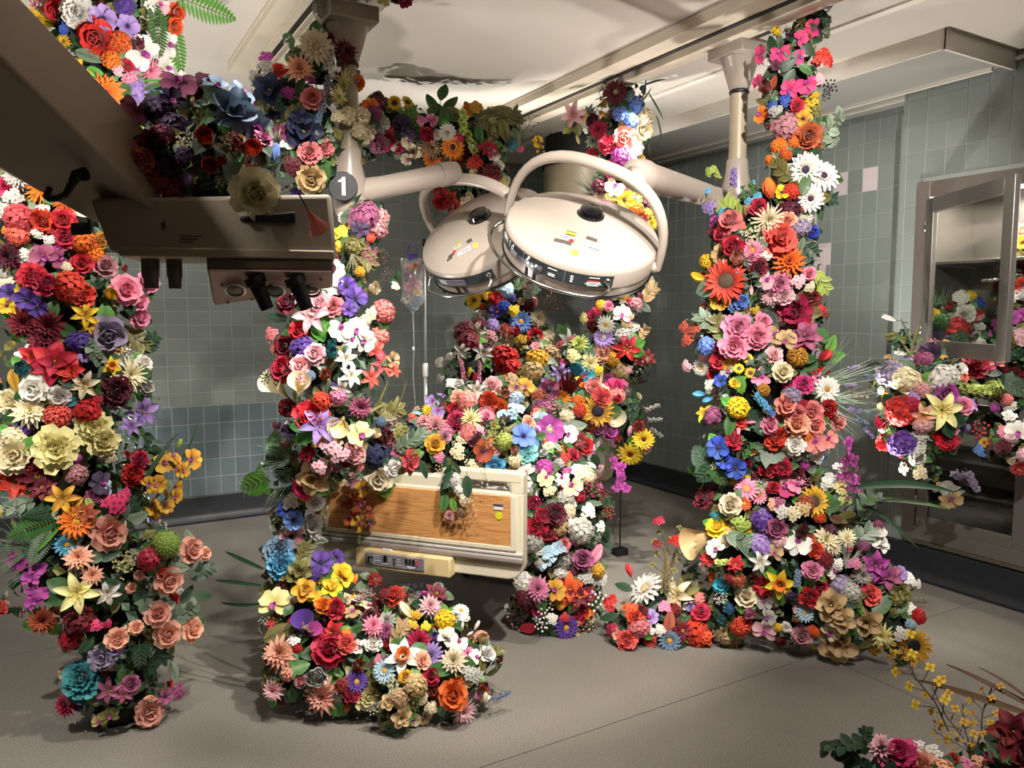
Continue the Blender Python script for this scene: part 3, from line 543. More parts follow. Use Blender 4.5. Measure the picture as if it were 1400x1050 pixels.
opn = M().hexa([p+nrm_*.0 for p in pq]+[p+nrm_*.006 for p in pq]).obj('outlet_panel', pan_m, pend, bevel=.002)
dn = (hs[2]-hs[1]).normalized(); LW = a1_-a0_; wid = (hs[2]-hs[1]).length
def PP(f, g): return hs[1]+u_*LW*f+dn*wid*g+nrm_*.006
def discm(p): return Matrix.Translation(p) @ Matrix((u_, nrm_.cross(u_), nrm_)).transposed().to_4x4()
for f in (.2, .52, .82):
    rg = M().lathe([(.024, 0), (.026, .006), (.021, .008), (.019, .002)], 24, 0, discm(PP(f, .5))).obj('outlet_ring', chrome, opn, smooth=True, angle=30)
    M().lathe([(.001, .007), (.012, .006), (.018, .001)], 20, 0, discm(PP(f, .5))).obj('outlet', steel if f != .52 else mat('outlet_grey', '#7f8078', .4), opn, smooth=True)
for f in (.36, .68):
    p0_ = PP(f, .15); dr = (nrm_*.55+dn*.5+u_*.28).normalized()
    M().tube([p0_, p0_+dr*.02, p0_+dr*.022, p0_+dr*.07, p0_+dr*.085], [.026, .026, .02, .017, .016], 16).obj('gas_plug', black_m, opn, smooth=True, angle=35)
for f, g in ((.1, .4), (.12, .9), (.32, .8), (.6, .8), (.9, .2)): M().lathe([(.001, .002), (.004, .002), (.004, 0)], 8, 0, discm(PP(f, g))).obj('screw', dk, opn)
# black slot, cable hook, side latch, black bar
sl = [P(143, 309, 1.93), P(222, 305, 1.82), P(225, 300, 1.82), P(225, 309, 1.82), P(222, 313, 1.82), P(152, 318, 1.92)]
M().add(sl+[p+FW*.02 for p in sl], [(0, 1, 2, 3, 4, 5), (0, 6, 7, 1), (3, 9, 10, 4), (4, 10, 11, 5), (5, 11, 6, 0)]).obj('slot', black_m, pend)
M().tube([P(116, 238, 1.74), P(104, 240, 1.72), P(98, 252, 1.70), P(90, 266, 1.70), P(80, 271, 1.70), P(68, 272, 1.71), P(63, 269, 1.72), P(68, 258, 1.74)], [.016, .013, .0085, .0075, .0075, .0075, .007, .007], 10).obj('cable_hook', black_m, pend, smooth=True)
M().hexa([P(97, 322, 1.9), P(126, 320, 1.86), P(126, 320, 1.9), P(99, 322, 1.94), P(97, 305, 1.9), P(122, 304, 1.86), P(122, 304, 1.9), P(99, 305, 1.94)]).obj('latch', black_m, pend)
M().hexa([P(328, 303, 1.86), P(404, 305, 1.88), P(404, 305, 1.92), P(330, 303, 1.90), P(328, 296, 1.86), P(404, 289, 1.88), P(404, 289, 1.92), P(330, 296, 1.90)]).obj('handle', black_m, pend, bevel=.004)
for f, rr in ((.02, .022), (.075, .019)):
    q = PB(f+.05, .09, -.005)
    M().lathe([(.001, -.075), (rr*.8, -.075), (rr*.85, -.05), (rr, -.045), (rr, 0)], 18, 0, Matrix.Translation(q)).obj('fitting', steel, pend, smooth=True, angle=35)
M().box(tuple(PB(.17, -.004, .035)), (.0, .0, .0)) 
lb = M()
for q in range(3): lb.add([PB(.155, -.008, .04-.007*q), PB(.205-.01*q, -.008, .04-.007*q), PB(.205-.01*q, -.008, .043-.007*q), PB(.155, -.008, .043-.007*q)], [(0, 1, 2, 3)])
lb.obj('label_print', dk, pend)

# ---- steel pass-through cabinet on the right
CAB = Vector((XP, (CY0+CY1)/2, 0)); cab = empty('steel_cabinet', (XP, (CY0+CY1)/2, 0), 'stainless steel glazed cabinet set in the right wall, overflowing with flowers', 'cabinet')
yc = CAB.y
def cb(y0, y1, z0, z1, x0, x1, m=None): return (m or M()).box(((x0+x1)/2, (y0+y1)/2-yc, (z0+z1)/2), (x1-x0, y1-y0, z1-z0))
fw_ = .085
for za, zb in ((CZ0-.03, CZ0+.055), (CZ1-fw_+.02, CZ1+.02)): cb(CY0, CY1, za, zb, -.02, .02).obj('frame_rail', steel, cab, bevel=.004)
for ya, yb in ((CY1-.07, CY1+.012), (CY0-.01, CY0+.07)): cb(ya, yb, CZ0-.032, CZ1+.022, -.023, .018).obj('frame_stile', steel, cab, bevel=.004)
m = M(); cb(CY0, CY1, CZ0-.05, CZ0-.03, -.03, .0, m); m.obj('sill', mat('sill_metal', '#9a948a', .4, 1), cab, bevel=.003)
m = M(); cb(CY0, CY1, CZ0, CZ1, .56, .58, m); cb(CY0-.01, CY0+.01, CZ0, CZ1, 0, .57, m); cb(CY1-.012, CY1+.005, CZ0, CZ1, 0, .57, m); cb(CY0, CY1, CZ1-.01, CZ1+.01, 0, .57, m); cb(CY0, CY1, CZ0-.01, CZ0+.01, 0, .57, m)
m.obj('shell', steel, cab)
for z in (.52, .72, .93, 1.9): m = M(); cb(CY0+.02, CY1-.02, z, z+.02, .14, .55, m); m.obj('shelf', steel, cab, bevel=.004)
m = M(); cb(CY0+.02, CY1-.02, 1.20, 1.225, .06, .55, m); m.obj('shelf', steel, cab, bevel=.004)
m = M(); cb(CY0+.02, CY1-.02, .82, .90, .12, .15, m); m.obj('drawer_front', chrome, cab, bevel=.01)
for z in (.45, .6, 1.02, 1.1): m = M(); cb(CY0+.02, CY1-.02, z, z+.06, .16, .17, m); m.obj('slat', mat('dark_steel', '#4b4844', .3, 1), cab, bevel=.003)
mid = 2.06
pz = bpy.data.materials.new('cabinet_glass'); pz.use_nodes = True; nn = pz.node_tree; nn.nodes.clear()
o_ = nn.nodes.new('ShaderNodeOutputMaterial'); tr = nn.nodes.new('ShaderNodeBsdfTransparent'); tr.inputs['Color'].default_value = (.86, .88, .86, 1); gl = nn.nodes.new('ShaderNodeBsdfGlossy'); gl.inputs['Roughness'].default_value = .03
m1 = nn.nodes.new('ShaderNodeMixShader'); m1.inputs[0].default_value = .07; nn.links.new(tr.outputs[0], m1.inputs[1]); nn.links.new(gl.outputs[0], m1.inputs[2]); nn.links.new(m1.outputs[0], o_.inputs['Surface'])
def door(W_, z0, z1, hinge, ang, nm='door', sw=.07, handle=True):
    d_ = empty(nm, (hinge[0], hinge[1]-yc, 0)); d_.parent = cab; d_.rotation_euler = (0, 0, ang)
    m = M(); m.box((0, -sw/2, (z0+z1)/2), (.03, sw, z1-z0)).box((0, -W_+sw/2, (z0+z1)/2), (.03, sw, z1-z0)).box((0, -W_/2, z0+sw/2), (.03, W_-2*sw, sw)).box((0, -W_/2, z1-sw/2), (.03, W_-2*sw, sw))
    m.obj('door_frame', steel, d_, bevel=.004)
    M().box((0, -W_/2, (z0+z1)/2), (.006, W_-2*sw+.01, z1-z0-2*sw+.01)).obj('pane', pz, d_)
    for z in (z0+.15, z1-.15): M().tube([(-.012, .004, z-.035), (-.012, .004, z+.035)], .008, 10).obj('hinge', chrome, d_, smooth=True)
    if handle: M().tube([(-.015, -W_+sw*.9, (z0+z1)/2-.05), (-.05, -W_+sw*.9, (z0+z1)/2-.05), (-.05, -W_+sw*1.9, (z0+z1)/2-.05)], .008, 8).obj('handle', chrome, d_, smooth=True)
    return d_
door(.62, CZ0+.055, 1.16, (-.005, CY1-.075), 0, handle=False); door(.62, CZ0+.055, 1.16, (-.005, CY1-.075-.64), 0, handle=False)
hp_ = Vector((4.44, 2.735, 0)); fe_ = at(1381, 430, 3.74); dv = fe_-hp_; W_ = math.hypot(dv.x, dv.y)
door(W_, 1.365, 2.275, (-.02, 2.735), math.atan2(dv.x, -dv.y), sw=.085)

tb = cb(CY0+.1, CY1-.1, CZ1-.05, CZ1-.03, .22, .25)
em = bpy.data.materials.new('tube_light'); em.use_nodes = True; em.node_tree.nodes['Principled BSDF'].inputs['Emission Color'].default_value = (1, .93, .82, 1); em.node_tree.nodes['Principled BSDF'].inputs['Emission Strength'].default_value = 6
tb.obj('tube_light', em, cab)
al = bpy.data.lights.new('cabinet_light', 'AREA'); al.shape = 'RECTANGLE'; al.size = .1; al.size_y = 2.2; al.energy = 45; al.color = (1, .93, .84)
ao = bpy.data.objects.new('cabinet_light', al); COL.objects.link(ao); ao.location = (XP+.235, yc, CZ1-.06)

# ---------------------------------------------------------------- flower and foliage library
PAL = {  # name: (tip colour, base colour)
 'red': ('#c9202b', '#8c0d18'), 'crimson': ('#b51236', '#6e0a20'), 'dark red': ('#7c0f1c', '#430811'), 'burgundy': ('#5e1226', '#340a18'), 'coral': ('#e8625a', '#c8403f'),
 'salmon': ('#e58b86', '#c65e5c'), 'pink': ('#e690ac', '#c85f86'), 'light pink': ('#f0c3c8', '#d98a9c'), 'hot pink': ('#d93a78', '#a81b56'), 'magenta': ('#b5489c', '#7d2370'),
 'mauve': ('#a8577c', '#6f2f52'), 'dusty pink': ('#c98e92', '#9c5c64'), 'purple': ('#5b3a94', '#372062'), 'dark purple': ('#3c2347', '#20122c'), 'lilac': ('#a78cc9', '#7a5ba4'), 'greyish lilac': ('#9c8fa6', '#6f607e'),
 'blue': ('#6a8fd0', '#3f62a8'), 'sky blue': ('#62aecd', '#2f7ea3'), 'icy blue': ('#b8d3e2', '#86a8be'), 'royal blue': ('#2c4bab', '#182c70'), 'navy': ('#252c4d', '#11162c'), 'slate blue': ('#6f86a0', '#43566c'), 'teal': ('#3a8e96', '#1d5660'), 'aqua': ('#94d6cf', '#55a5a2'), 'cyan': ('#3bb3cd', '#1f84a2'),
 'white': ('#ece8e0', '#c9c6b4'), 'cream': ('#ece0be', '#c8b47c'), 'pale yellow': ('#efe6a4', '#d2c267'), 'yellow': ('#efcd2c', '#c99610'), 'gold': ('#d9a32f', '#a06e18'), 'orange': ('#ee8023', '#c1500f'), 'peach': ('#efb49a', '#d98162'), 'rust': ('#a8492a', '#6c2715'), 'orange red': ('#dd4b23', '#a12812'),
 'tan': ('#c9ab7c', '#937446'), 'brown': ('#6a4b2e', '#3c2818'), 'lime': ('#b6c566', '#76913a'), 'silver': ('#b5b2a8', '#85837a'), 'black': ('#1b1a22', '#0b0b10'),
 'green': ('#46703a', '#2a4a26'), 'dark green': ('#2b4a31', '#182c1e'), 'bright green': ('#5f9c3f', '#34692a'), 'grey green': ('#6f826a', '#4a5c4a'), 'olive': ('#7a7440', '#4d4a26'), 'sage': ('#8d9c86', '#62715e'), 'variegated green': ('#4f8a4a', '#b6cf9a'),
}
def petalmat(c, two=None):
    key = 'petal_'+c.replace(' ', '_')+('_'+two.replace(' ', '_') if two else '')
    if key in MATS: return MATS[key]
    tip, base = PAL[c]; 
    if two: base = PAL[two][0]
    leafy = 'green' in c or c in ('olive', 'sage', 'lime')
    m = bpy.data.materials.new(key); m.use_nodes = True; n = m.node_tree; b = n.nodes['Principled BSDF']; out = n.nodes['Material Output']
    b.inputs['Roughness'].default_value = .48 if leafy else .62
    b.inputs['Sheen Weight'].default_value = 0 if leafy else .15
    a_ = n.nodes.new('ShaderNodeAttribute'); a_.attribute_name = 't'
    tc = n.nodes.new('ShaderNodeTexCoord'); ns = n.nodes.new('ShaderNodeTexNoise'); ns.inputs['Scale'].default_value = 5; ns.inputs['Detail'].default_value = 3
    n.links.new(tc.outputs['Object'], ns.inputs['Vector'])
    ad = n.nodes.new('ShaderNodeMath'); ad.operation = 'MULTIPLY_ADD'; ad.inputs[1].default_value = .5; n.links.new(ns.outputs['Fac'], ad.inputs[0])
    sb = n.nodes.new('ShaderNodeMath'); sb.operation = 'SUBTRACT'; sb.inputs[1].default_value = .25; n.links.new(a_.outputs['Fac'], sb.inputs[0]); n.links.new(sb.outputs[0], ad.inputs[2])
    cr = n.nodes.new('ShaderNodeValToRGB'); e = cr.color_ramp.elements; e[0].position = .05; e[0].color = (*lin(base), 1); e[1].position = .62; e[1].color = (*lin(tip), 1); n.links.new(ad.outputs[0], cr.inputs['Fac'])
    oi = n.nodes.new('ShaderNodeObjectInfo'); hs = n.nodes.new('ShaderNodeHueSaturation')
    m1 = n.nodes.new('ShaderNodeMapRange'); m1.inputs['To Min'].default_value = .82; m1.inputs['To Max'].default_value = 1.16; n.links.new(oi.outputs['Random'], m1.inputs['Value']); n.links.new(m1.outputs['Result'], hs.inputs['Value'])
    m2 = n.nodes.new('ShaderNodeMapRange'); m2.inputs['To Min'].default_value = .488; m2.inputs['To Max'].default_value = .512; n.links.new(oi.outputs['Random'], m2.inputs['Value']); n.links.new(m2.outputs['Result'], hs.inputs['Hue'])
    n.links.new(cr.outputs['Color'], hs.inputs['Color']); n.links.new(hs.outputs['Color'], b.inputs['Base Color'])
    tl = n.nodes.new('ShaderNodeBsdfTranslucent'); n.links.new(hs.outputs['Color'], tl.inputs['Color']); mx = n.nodes.new('ShaderNodeMixShader'); mx.inputs[0].default_value = .18
    n.links.new(b.outputs[0], mx.inputs[1]); n.links.new(tl.outputs[0], mx.inputs[2]); n.links.new(mx.outputs[0], out.inputs['Surface'])
    MATS[key] = m; return m

TAU = 2*math.pi
def ring(m, n, L, W, a0, a1, r0, z0, rng, j=.1, ph=None, **k):
    o = rng.random()*TAU if ph is None else ph
    for i in range(n):
        q = 1+rng.uniform(-j, j); m.petal(o+TAU*i/n+rng.uniform(-j, j)*.8, L*q, W*(1+rng.uniform(-j, j)), a0+rng.uniform(-60, 60)*j, a1+rng.uniform(-60, 60)*j, r0, z0, ph=i*1.7, **k)
def florets(m, pts, r, npet, rng, cup=.3, n_is=None):
    """small open blossoms at points with outward normals"""
    for p, nn_ in pts:
        q = nn_.to_track_quat('Z', 'Y').to_matrix().to_4x4(); b = M(); o = rng.random()*TAU
        for i in range(npet): b.petal(o+TAU*i/npet, r*1.0, r*.46, 25, -8, r*.05, 0, cup=cup, shape='wide', nu=2, nv=1)
        T = Matrix.Translation(p) @ q; m.add([T @ Vector(v) for v in b.v], b.f, b.t)
        m.ball(p+nn_*r*.12, r*.15, 4, 2, t=0.)
def sph(n, rng, zmin=-.2):
    out = []
    for i in range(n):
        z = zmin+(1-zmin)*(i+.5)/n; a_ = i*2.39996+rng.random()*.3; s_ = math.sqrt(max(0, 1-z*z)); out.append(Vector((s_*math.cos(a_), s_*math.sin(a_), z)))
    return out
def leafmesh(L=1., W=.32, fold=.25, bend=-.3, nu=5, lobes=0, y0=0.):
    m = M()
    for i in range(nu+1):
        u = i/nu; wd = W*max(.03, math.sin(math.pi*min(1, .05+.93*u**.85))**.8)
        if lobes: wd *= 1+.35*math.cos(u*math.pi*lobes)
        for v in (-1, 0, 1): m.v.append((v*wd, y0+u*L, abs(v)*wd*fold+bend*u*u*L*.5)); m.t.append((.25 if v == 0 else .9))
    m.f = [(i*3+j, i*3+j+1, (i+1)*3+j+1, (i+1)*3+j) for i in range(nu) for j in range(2)]; m.m = [0]*len(m.f); return m
_cache = {}
def parts_of(ty, var):
    """list of (part name, mesh, role, [matrices]); unit radius, facing +Z (flowers) or growing along +Y (foliage)"""
    k = (ty, var)
    if k in _cache: return _cache[k]
    g = random.Random(hash(ty) % 1 + sum(map(ord, ty))*7+var); out = []; I = Matrix.Identity(4)
    def P_(nm, m, role='p', mats=None, smooth=True): out.append((nm, m.mesh(nm, [None], smooth), role, mats or [I]))
    def each(nm, n, role='p', tilt=0, **kw):   # separate petals sharing one mesh
        m = M(); m.petal(math.pi/2, **kw); me = m.mesh(nm, [None], True)
        out.append((nm, me, role, [Matrix.Rotation(TAU*i/n+g.uniform(-.12, .12), 4, 'Z') @ Matrix.Rotation(R(g.uniform(-9, 9)+tilt), 4, 'X') for i in range(n)]))
    def sepals(): 
        out.append(('leaf', leafmesh(1.15, .42, .25, -.5).mesh('leaf', [None], True), 'g', [Matrix.Translation((0, 0, -.12)) @ Matrix.Rotation(g.random()*TAU+i*2.4, 4, 'Z') @ Matrix.Translation((0, .35, 0)) @ Matrix.Rotation(R(g.uniform(-20, 5)), 4, 'X') for i in range(2)]))
    if ty == 'rose':
        m = M()
        for (n_, L, W, a0, a1, r0, z0, c) in ((3, .42, .26, 82, 108, .04, .18, .9), (4, .5, .34, 78, 98, .12, .14, .75), (5, .58, .42, 66, 78, .2, .08, .6), (5, .66, .46, 46, 40, .24, .04, .5), (6, .78, .48, 22, -2, .22, -.04, .4)):
            ring(m, n_, L, W, a0, a1, r0, z0, g, .09, cup=c, shape='wide', nu=3, nv=3, ruf=.03)
        P_('petals', m); sepals()
    elif ty in ('peony', 'carnation'):
        m = M(); ru = .07 if ty == 'peony' else .10
        for (n_, L, W, a0, a1, r0, z0) in ((5, .35, .2, 80, 95, .03, .25), (7, .45, .24, 68, 80, .08, .2), (8, .55, .28, 52, 60, .12, .14), (9, .66, .32, 34, 38, .16, .06), (9, .8, .36, 12, 8, .2, -.02)):
            ring(m, n_, L, W, a0, a1, r0, z0, g, .16, cup=.35, shape='wide', nu=3, nv=4 if ty == 'carnation' else 3, ruf=ru)
        P_('petals', m); sepals()
    elif ty == 'ranunculus':
        m = M(); m.ball((0, 0, .5), .16, 8, 4, t=.2)
        for q in range(7):
            f = (q+1)/7; ring(m, 5, .42+.5*f, .2+.34*f, 86-8*f, 112-30*f, .06+.5*f, .32-.3*f, g, .04, cup=.8, shape='wide', nu=4, nv=3)
        P_('petals', m); sepals()
    elif ty == 'dahlia':
        m = M()
        for (n_, L, W, a0, a1, z0) in ((6, .3, .08, 85, 80, .2), (9, .45, .11, 66, 60, .18), (12, .62, .13, 48, 38, .14), (14, .8, .15, 28, 16, .08), (14, .95, .16, 10, -6, 0)):
            ring(m, n_, L, W, a0, a1, .04, z0, g, .07, cup=.5, shape='point', nu=3, nv=2)
        P_('petals', m); sepals()
    elif ty == 'chrysanthemum':
        m = M()
        for (n_, L, W, a0, a1, z0) in ((8, .4, .05, 85, 95, .15), (14, .6, .055, 66, 62, .12), (18, .8, .06, 44, 30, .08), (20, .98, .065, 20, 0, 0), (16, .95, .065, 0, -25, -.04)):
            ring(m, n_, L, W, a0, a1, .03, z0, g, .12, cup=.4, shape='strap', nu=3, nv=1)
        P_('petals', m); sepals()
    elif ty == 'marigold':
        m = M()
        for p in sph(60, g, -.1):
            b = M(); 
            for i in range(3): b.petal(i*2.1+g.random(), .3, .13, 60, 20, .02, 0, cup=.3, shape='wide', nu=2, nv=2, ruf=.03)
            T = Matrix.Translation(Vector((p.x*.66, p.y*.66, p.z*.5))) @ p.to_track_quat('Z', 'Y').to_matrix().to_4x4(); m.add([T @ Vector(v) for v in b.v], b.f, b.t)
        P_('petals', m); sepals()
    elif ty == 'ball bloom':
        m = M(); m.ball((0, 0, .1), .78, 10, 6, t=.2)
        for p in sph(170, g, -.3):
            T = Matrix.Translation(Vector((p.x*.8, p.y*.8, .1+p.z*.8))) @ p.to_track_quat('Z', 'Y').to_matrix().to_4x4(); b = M()
            for i in range(3): b.petal(i*2.1+g.random(), .16, .05, 55, 30, 0, 0, shape='point', nu=1, nv=1)
            m.add([T @ Vector(v) for v in b.v], b.f, b.t)
        P_('petals', m); sepals()
    elif ty in ('daisy', 'gerbera'):
        m = M(); 
        if ty == 'daisy': ring(m, 15, .72, .13, 12, -4, .22, 0, g, .07, cup=.25, shape='strap', nu=3, nv=2); ring(m, 13, .64, .12, 24, 8, .2, .04, g, .07, cup=.25, shape='strap', nu=3, nv=2)
        else: ring(m, 16, .8, .13, 8, -8, .2, 0, g, .06, cup=.3, shape='strap'); ring(m, 16, .7, .11, 20, 8, .18, .03, g, .06, cup=.3, shape='strap'); ring(m, 12, .4, .08, 48, 30, .14, .05, g, .08, cup=.3, shape='point')
        P_('petals', m); c_ = M(); c_.ball((0, 0, .06), .25, 14, 6, t=.6, sq=.5)
        for p in sph(26, g, .2): c_.ball((p.x*.22, p.y*.22, .06+p.z*.13), .035, 4, 2, t=.9)
        P_('center', c_, 'c'); sepals()
    elif ty == 'sunflower':
        m = M(); ring(m, 18, .68, .13, 16, -8, .34, 0, g, .1, cup=.4, shape='point', nu=4); ring(m, 16, .6, .12, 30, 6, .32, .03, g, .1, cup=.4, shape='point', nu=4); P_('petals', m)
        c_ = M(); c_.lathe([(.001, .1), (.18, .1), (.3, .08), (.37, .03), (.38, -.02)], 20, t=.2)
        for i in range(90):
            r_ = .36*math.sqrt((i+.5)/90); a_ = i*2.39996; c_.ball((r_*math.cos(a_), r_*math.sin(a_), .09-.04*(r_/.36)**2), .026, 4, 2, t=.2+.8*(r_/.36))
        P_('center', c_, 'c'); sepals()
    elif ty == 'lily':
        each('petal', 6, L=1.12, W=.25, a0=48, a1=-28, r0=.04, z0=0, cup=.5, shape='point', nu=5, nv=4, ruf=.02)
        s_ = M()
        for i in range(6):
            a_ = TAU*i/6+.3; p1 = Vector((.28*math.cos(a_), .28*math.sin(a_), .55)); s_.tube([(0, 0, .05), p1*.6+Vector((0, 0, .1)), p1], .014, 4, .2); s_.ball(p1, .045, 5, 3, t=1, sq=.6)
        P_('stamens', s_, 'c'); sepals()
    elif ty == 'amaryllis':
        each('petal', 6, L=1.05, W=.34, a0=38, a1=-18, r0=.05, z0=0, cup=.35, shape='point', nu=5, nv=4, ruf=.05)
        each('inner_petal', 4, L=.72, W=.24, a0=58, a1=20, r0=.04, z0=.06, cup=.4, shape='point', nu=4, nv=3, ruf=.05)
        s_ = M().tube([(0, 0, .1), (.08, .03, .5)], .03, 5, .5); P_('stamens', s_, 'c'); sepals()
    elif ty == 'poinsettia':
        m = M(); ring(m, 7, 1.0, .3, 12, -10, .03, 0, g, .15, cup=.25, shape='point', nu=4, nv=2, ruf=.04); ring(m, 6, .7, .22, 30, 5, .03, .06, g, .15, cup=.25, shape='point', nu=4, nv=2, ruf=.04)
        P_('petals', m); c_ = M()
        for i in range(7): c_.ball((.09*math.cos(i*.9), .09*math.sin(i*.9), .12), .05, 5, 3)
        P_('center', c_, 'c'); sepals()
    elif ty == 'orchid':
        each('petal', 3, L=.98, W=.34, a0=14, a1=-8, r0=.03, z0=0, cup=.2, shape='oval', nu=4, nv=3)
        m = M(); 
        for a_ in (.5, math.pi-.5): m.petal(a_, .92, .5, 18, -4, .04, .05, cup=.2, shape='wide', nu=4, nv=4)
        P_('side_petals', m)
        c_ = M(); c_.petal(-math.pi/2, .42, .2, 70, -10, .02, .06, cup=.9, shape='oval', nu=4, nv=3); c_.ball((0, .05, .14), .09, 6, 4, t=.7); P_('lip', c_, 'c')
    elif ty == 'magnolia':
        each('petal', 5, L=1.0, W=.44, a0=40, a1=-6, r0=.05, z0=0, cup=.55, shape='oval', nu=5, nv=4)
        each('inner_petal', 3, L=.78, W=.36, a0=68, a1=40, r0=.04, z0=.05, cup=.7, shape='oval', nu=4, nv=3)
        c_ = M(); c_.ball((0, 0, .2), .11, 6, 4, sq=1.5); P_('center', c_, 'c'); sepals()
    elif ty == 'anemone':
        each('petal', 6, L=.92, W=.42, a0=26, a1=6, r0=.06, z0=0, cup=.35, shape='wide', nu=4, nv=4, ruf=.05)
        c_ = M(); c_.ball((0, 0, .1), .15, 8, 5, t=.1, sq=.8)
        for i in range(16): a_ = TAU*i/16; c_.tube([(.1*math.cos(a_), .1*math.sin(a_), .1), (.25*math.cos(a_), .25*math.sin(a_), .2)], .014, 3, .6)
        P_('center', c_, 'c'); sepals()
    elif ty == 'calla':
        m = M(); nu, nv = 9, 14   # funnel spathe opening with a pointed tip
        for i in range(nu+1):
            u = i/nu
            for j in range(nv+1):
                v = 2*j/nv-1; a_ = v*math.pi*(1.02-.28*u); fl = .08+.66*u**1.6*(1+.35*(1-abs(v))); x = fl*math.sin(a_); z = -fl*math.cos(a_)*.9; y = -1+1.55*u+.45*u*u*(1-v*v)
                m.v.append((x, y, z+.25*u*u)); m.t.append(u)
        c = nv+1; m.f = [(i*c+j, (i+1)*c+j, (i+1)*c+j+1, i*c+j+1) for i in range(nu) for j in range(nv)]; m.m = [0]*len(m.f); P_('spathe', m)
        c_ = M().tube([(0, -.7, 0), (0, 0, .0), (0, .42, .08)], [.05, .06, .03], 7, .5); P_('spadix', c_, 'c'); s_ = M().tube([(0, -2.0, -.15), (0, -1.4, -.05), (0, -.95, 0)], .06, 6, .4); P_('stem', s_, 'g')
    elif ty in ('tulip', 'bud'):
        W = .42 if ty == 'tulip' else .3
        each('petal', 3, L=1.5, W=W, a0=66, a1=104, r0=.1, z0=-.7, cup=.75, shape='oval', nu=5, nv=4); each('inner_petal', 3, L=1.4, W=W*.9, a0=72, a1=104, r0=.06, z0=-.66, cup=.7, shape='oval', nu=5, nv=3)
        s_ = M().tube([(.1, 0, -1.9), (.03, 0, -1.2), (0, 0, -.66)], .055, 6, .4); P_('stem', s_, 'g')
    elif ty == 'daffodil':
        each('petal', 6, L=.95, W=.28, a0=10, a1=-6, r0=.08, z0=0, cup=.3, shape='point', nu=4, nv=3)
        m = M(); k_ = 20; pr = [(.16, .0), (.2, .2), (.28, .42), (.36, .5)]
        m.lathe(pr, k_, t=[(0 if i == 0 else i/3) for i in range(4) for _ in range(k_)])
        for q in range(len(m.v)-k_, len(m.v)): x, y, z = m.v[q]; f = 1+.1*(q % 2); m.v[q] = (x*f, y*f, z+.03*(q % 2))
        P_('trumpet', m, 'c'); c_ = M().ball((0, 0, .2), .07, 5, 4); P_('center', c_, 'k'); sepals()
    elif ty == 'hydrangea':
        m = M(); florets(m, [(Vector((p.x*.72, p.y*.72, p.z*.5))*g.uniform(.9, 1.12), (p+Vector((g.uniform(-.3, .3), g.uniform(-.3, .3), .15))).normalized()) for p in sph(21, g, -.1)], .42, 4, g); P_('florets', m); sepals()
    elif ty == 'blossom cluster':
        m = M(); st = M(); pts = []
        for i in range(7):
            a_ = i*2.4; r_ = .62*math.sqrt((i+.3)/7); p = Vector((r_*math.cos(a_), r_*math.sin(a_), .3+g.uniform(-.15, .15))); n_ = Vector((p.x*.7, p.y*.7, 1)).normalized(); pts.append((p, n_)); st.tube([(0, 0, -.6), p*.5+Vector((0, 0, -.1)), p], .025, 3, .4, False)
        florets(m, pts, .34, 5, g); P_('blossoms', m); P_('stems', st, 'g')
    elif ty == 'berry sprig':
        m = M(); st = M()
        for i in range(15):
            a_ = i*2.4; r_ = .85*math.sqrt((i+.3)/15); p = Vector((r_*math.cos(a_), r_*math.sin(a_), .25+g.uniform(-.2, .3))); m.ball(p, .13, 6, 4, t=g.uniform(.3, 1)); st.tube([(0, 0, -.5), p], .02, 3, .4, False)
        P_('berries', m); P_('stems', st, 'g')
    elif ty == 'baby breath':
        m = M(); st = M()
        for i in range(46):
            p = Vector((g.gauss(0, .45), g.gauss(0, .45), g.uniform(0, .5))); 
            for q in range(4): m.petal(q*1.57+g.random(), .11, .05, 35, 0, 0, p.z, ox=p.x, oy=p.y, shape='oval', nu=1, nv=1)
            st.tube([(p.x*.2, p.y*.2, -.5), p], .01, 3, .4, False)
        P_('blossoms', m); P_('stems', st, 'g')
    elif ty in ('flower spike', 'foxtail spike', 'lavender'):
        m = M(); n_ = {'flower spike': 16, 'foxtail spike': 44, 'lavender': 16}[ty]; pts = []; rr = {'flower spike': .3, 'foxtail spike': .15, 'lavender': .2}[ty]
        for i in range(n_):
            u = i/n_; a_ = i*2.4; wd = rr*(1-.55*u) if ty != 'foxtail spike' else rr*(1-.8*u); pts.append((Vector((wd*.6*math.cos(a_), .45+1.5*u, wd*.6*math.sin(a_)+.05)), Vector((math.cos(a_), .4, math.sin(a_)+.4)).normalized()))
        florets(m, pts, rr*(.95 if ty == 'flower spike' else 1.0), 5 if ty == 'flower spike' else 3, g); P_('blossoms', m); P_('stem', M().tube([(0, 0, 0), (.03, 1, 0), (0, 1.95, .03)], .022, 5, .4), 'g')
    elif ty == 'protea':
        m = M()
        for q in range(4): ring(m, 9, .9-.1*q, .15, 50+8*q, 84+6*q, .12+.03*(4-q), -.1+.05*q, g, .05, cup=.5, shape='point', nu=4)
        P_('petals', m); sepals()
    elif ty == 'succulent':
        m = M()
        for (n_, L, a_, z_) in ((4, .35, 75, .12), (6, .55, 55, .08), (8, .75, 32, .03), (9, .95, 12, 0)): ring(m, n_, L, .2, a_, a_-12, .03, z_, g, .04, cup=.5, shape='point', nu=4)
        P_('petals', m)
    # ---- foliage, growing along +Y from the origin, length 2
    elif ty == 'leaf': P_('blade', leafmesh(2, .5, .22, -.25, 7), 'p'); P_('stem', M().tube([(0, -.4, -.05), (0, .2, 0), (0, 1.7, -.14)], [.03, .03, .01], 4, .2, False), 's')
    elif ty == 'heart leaf':
        m = leafmesh(2, .72, .12, -.35, 8); 
        for q in range(6): x, y, z = m.v[q]; m.v[q] = (x*2.0, y-.12*abs(x)*2, z)
        P_('blade', m); vn = M()
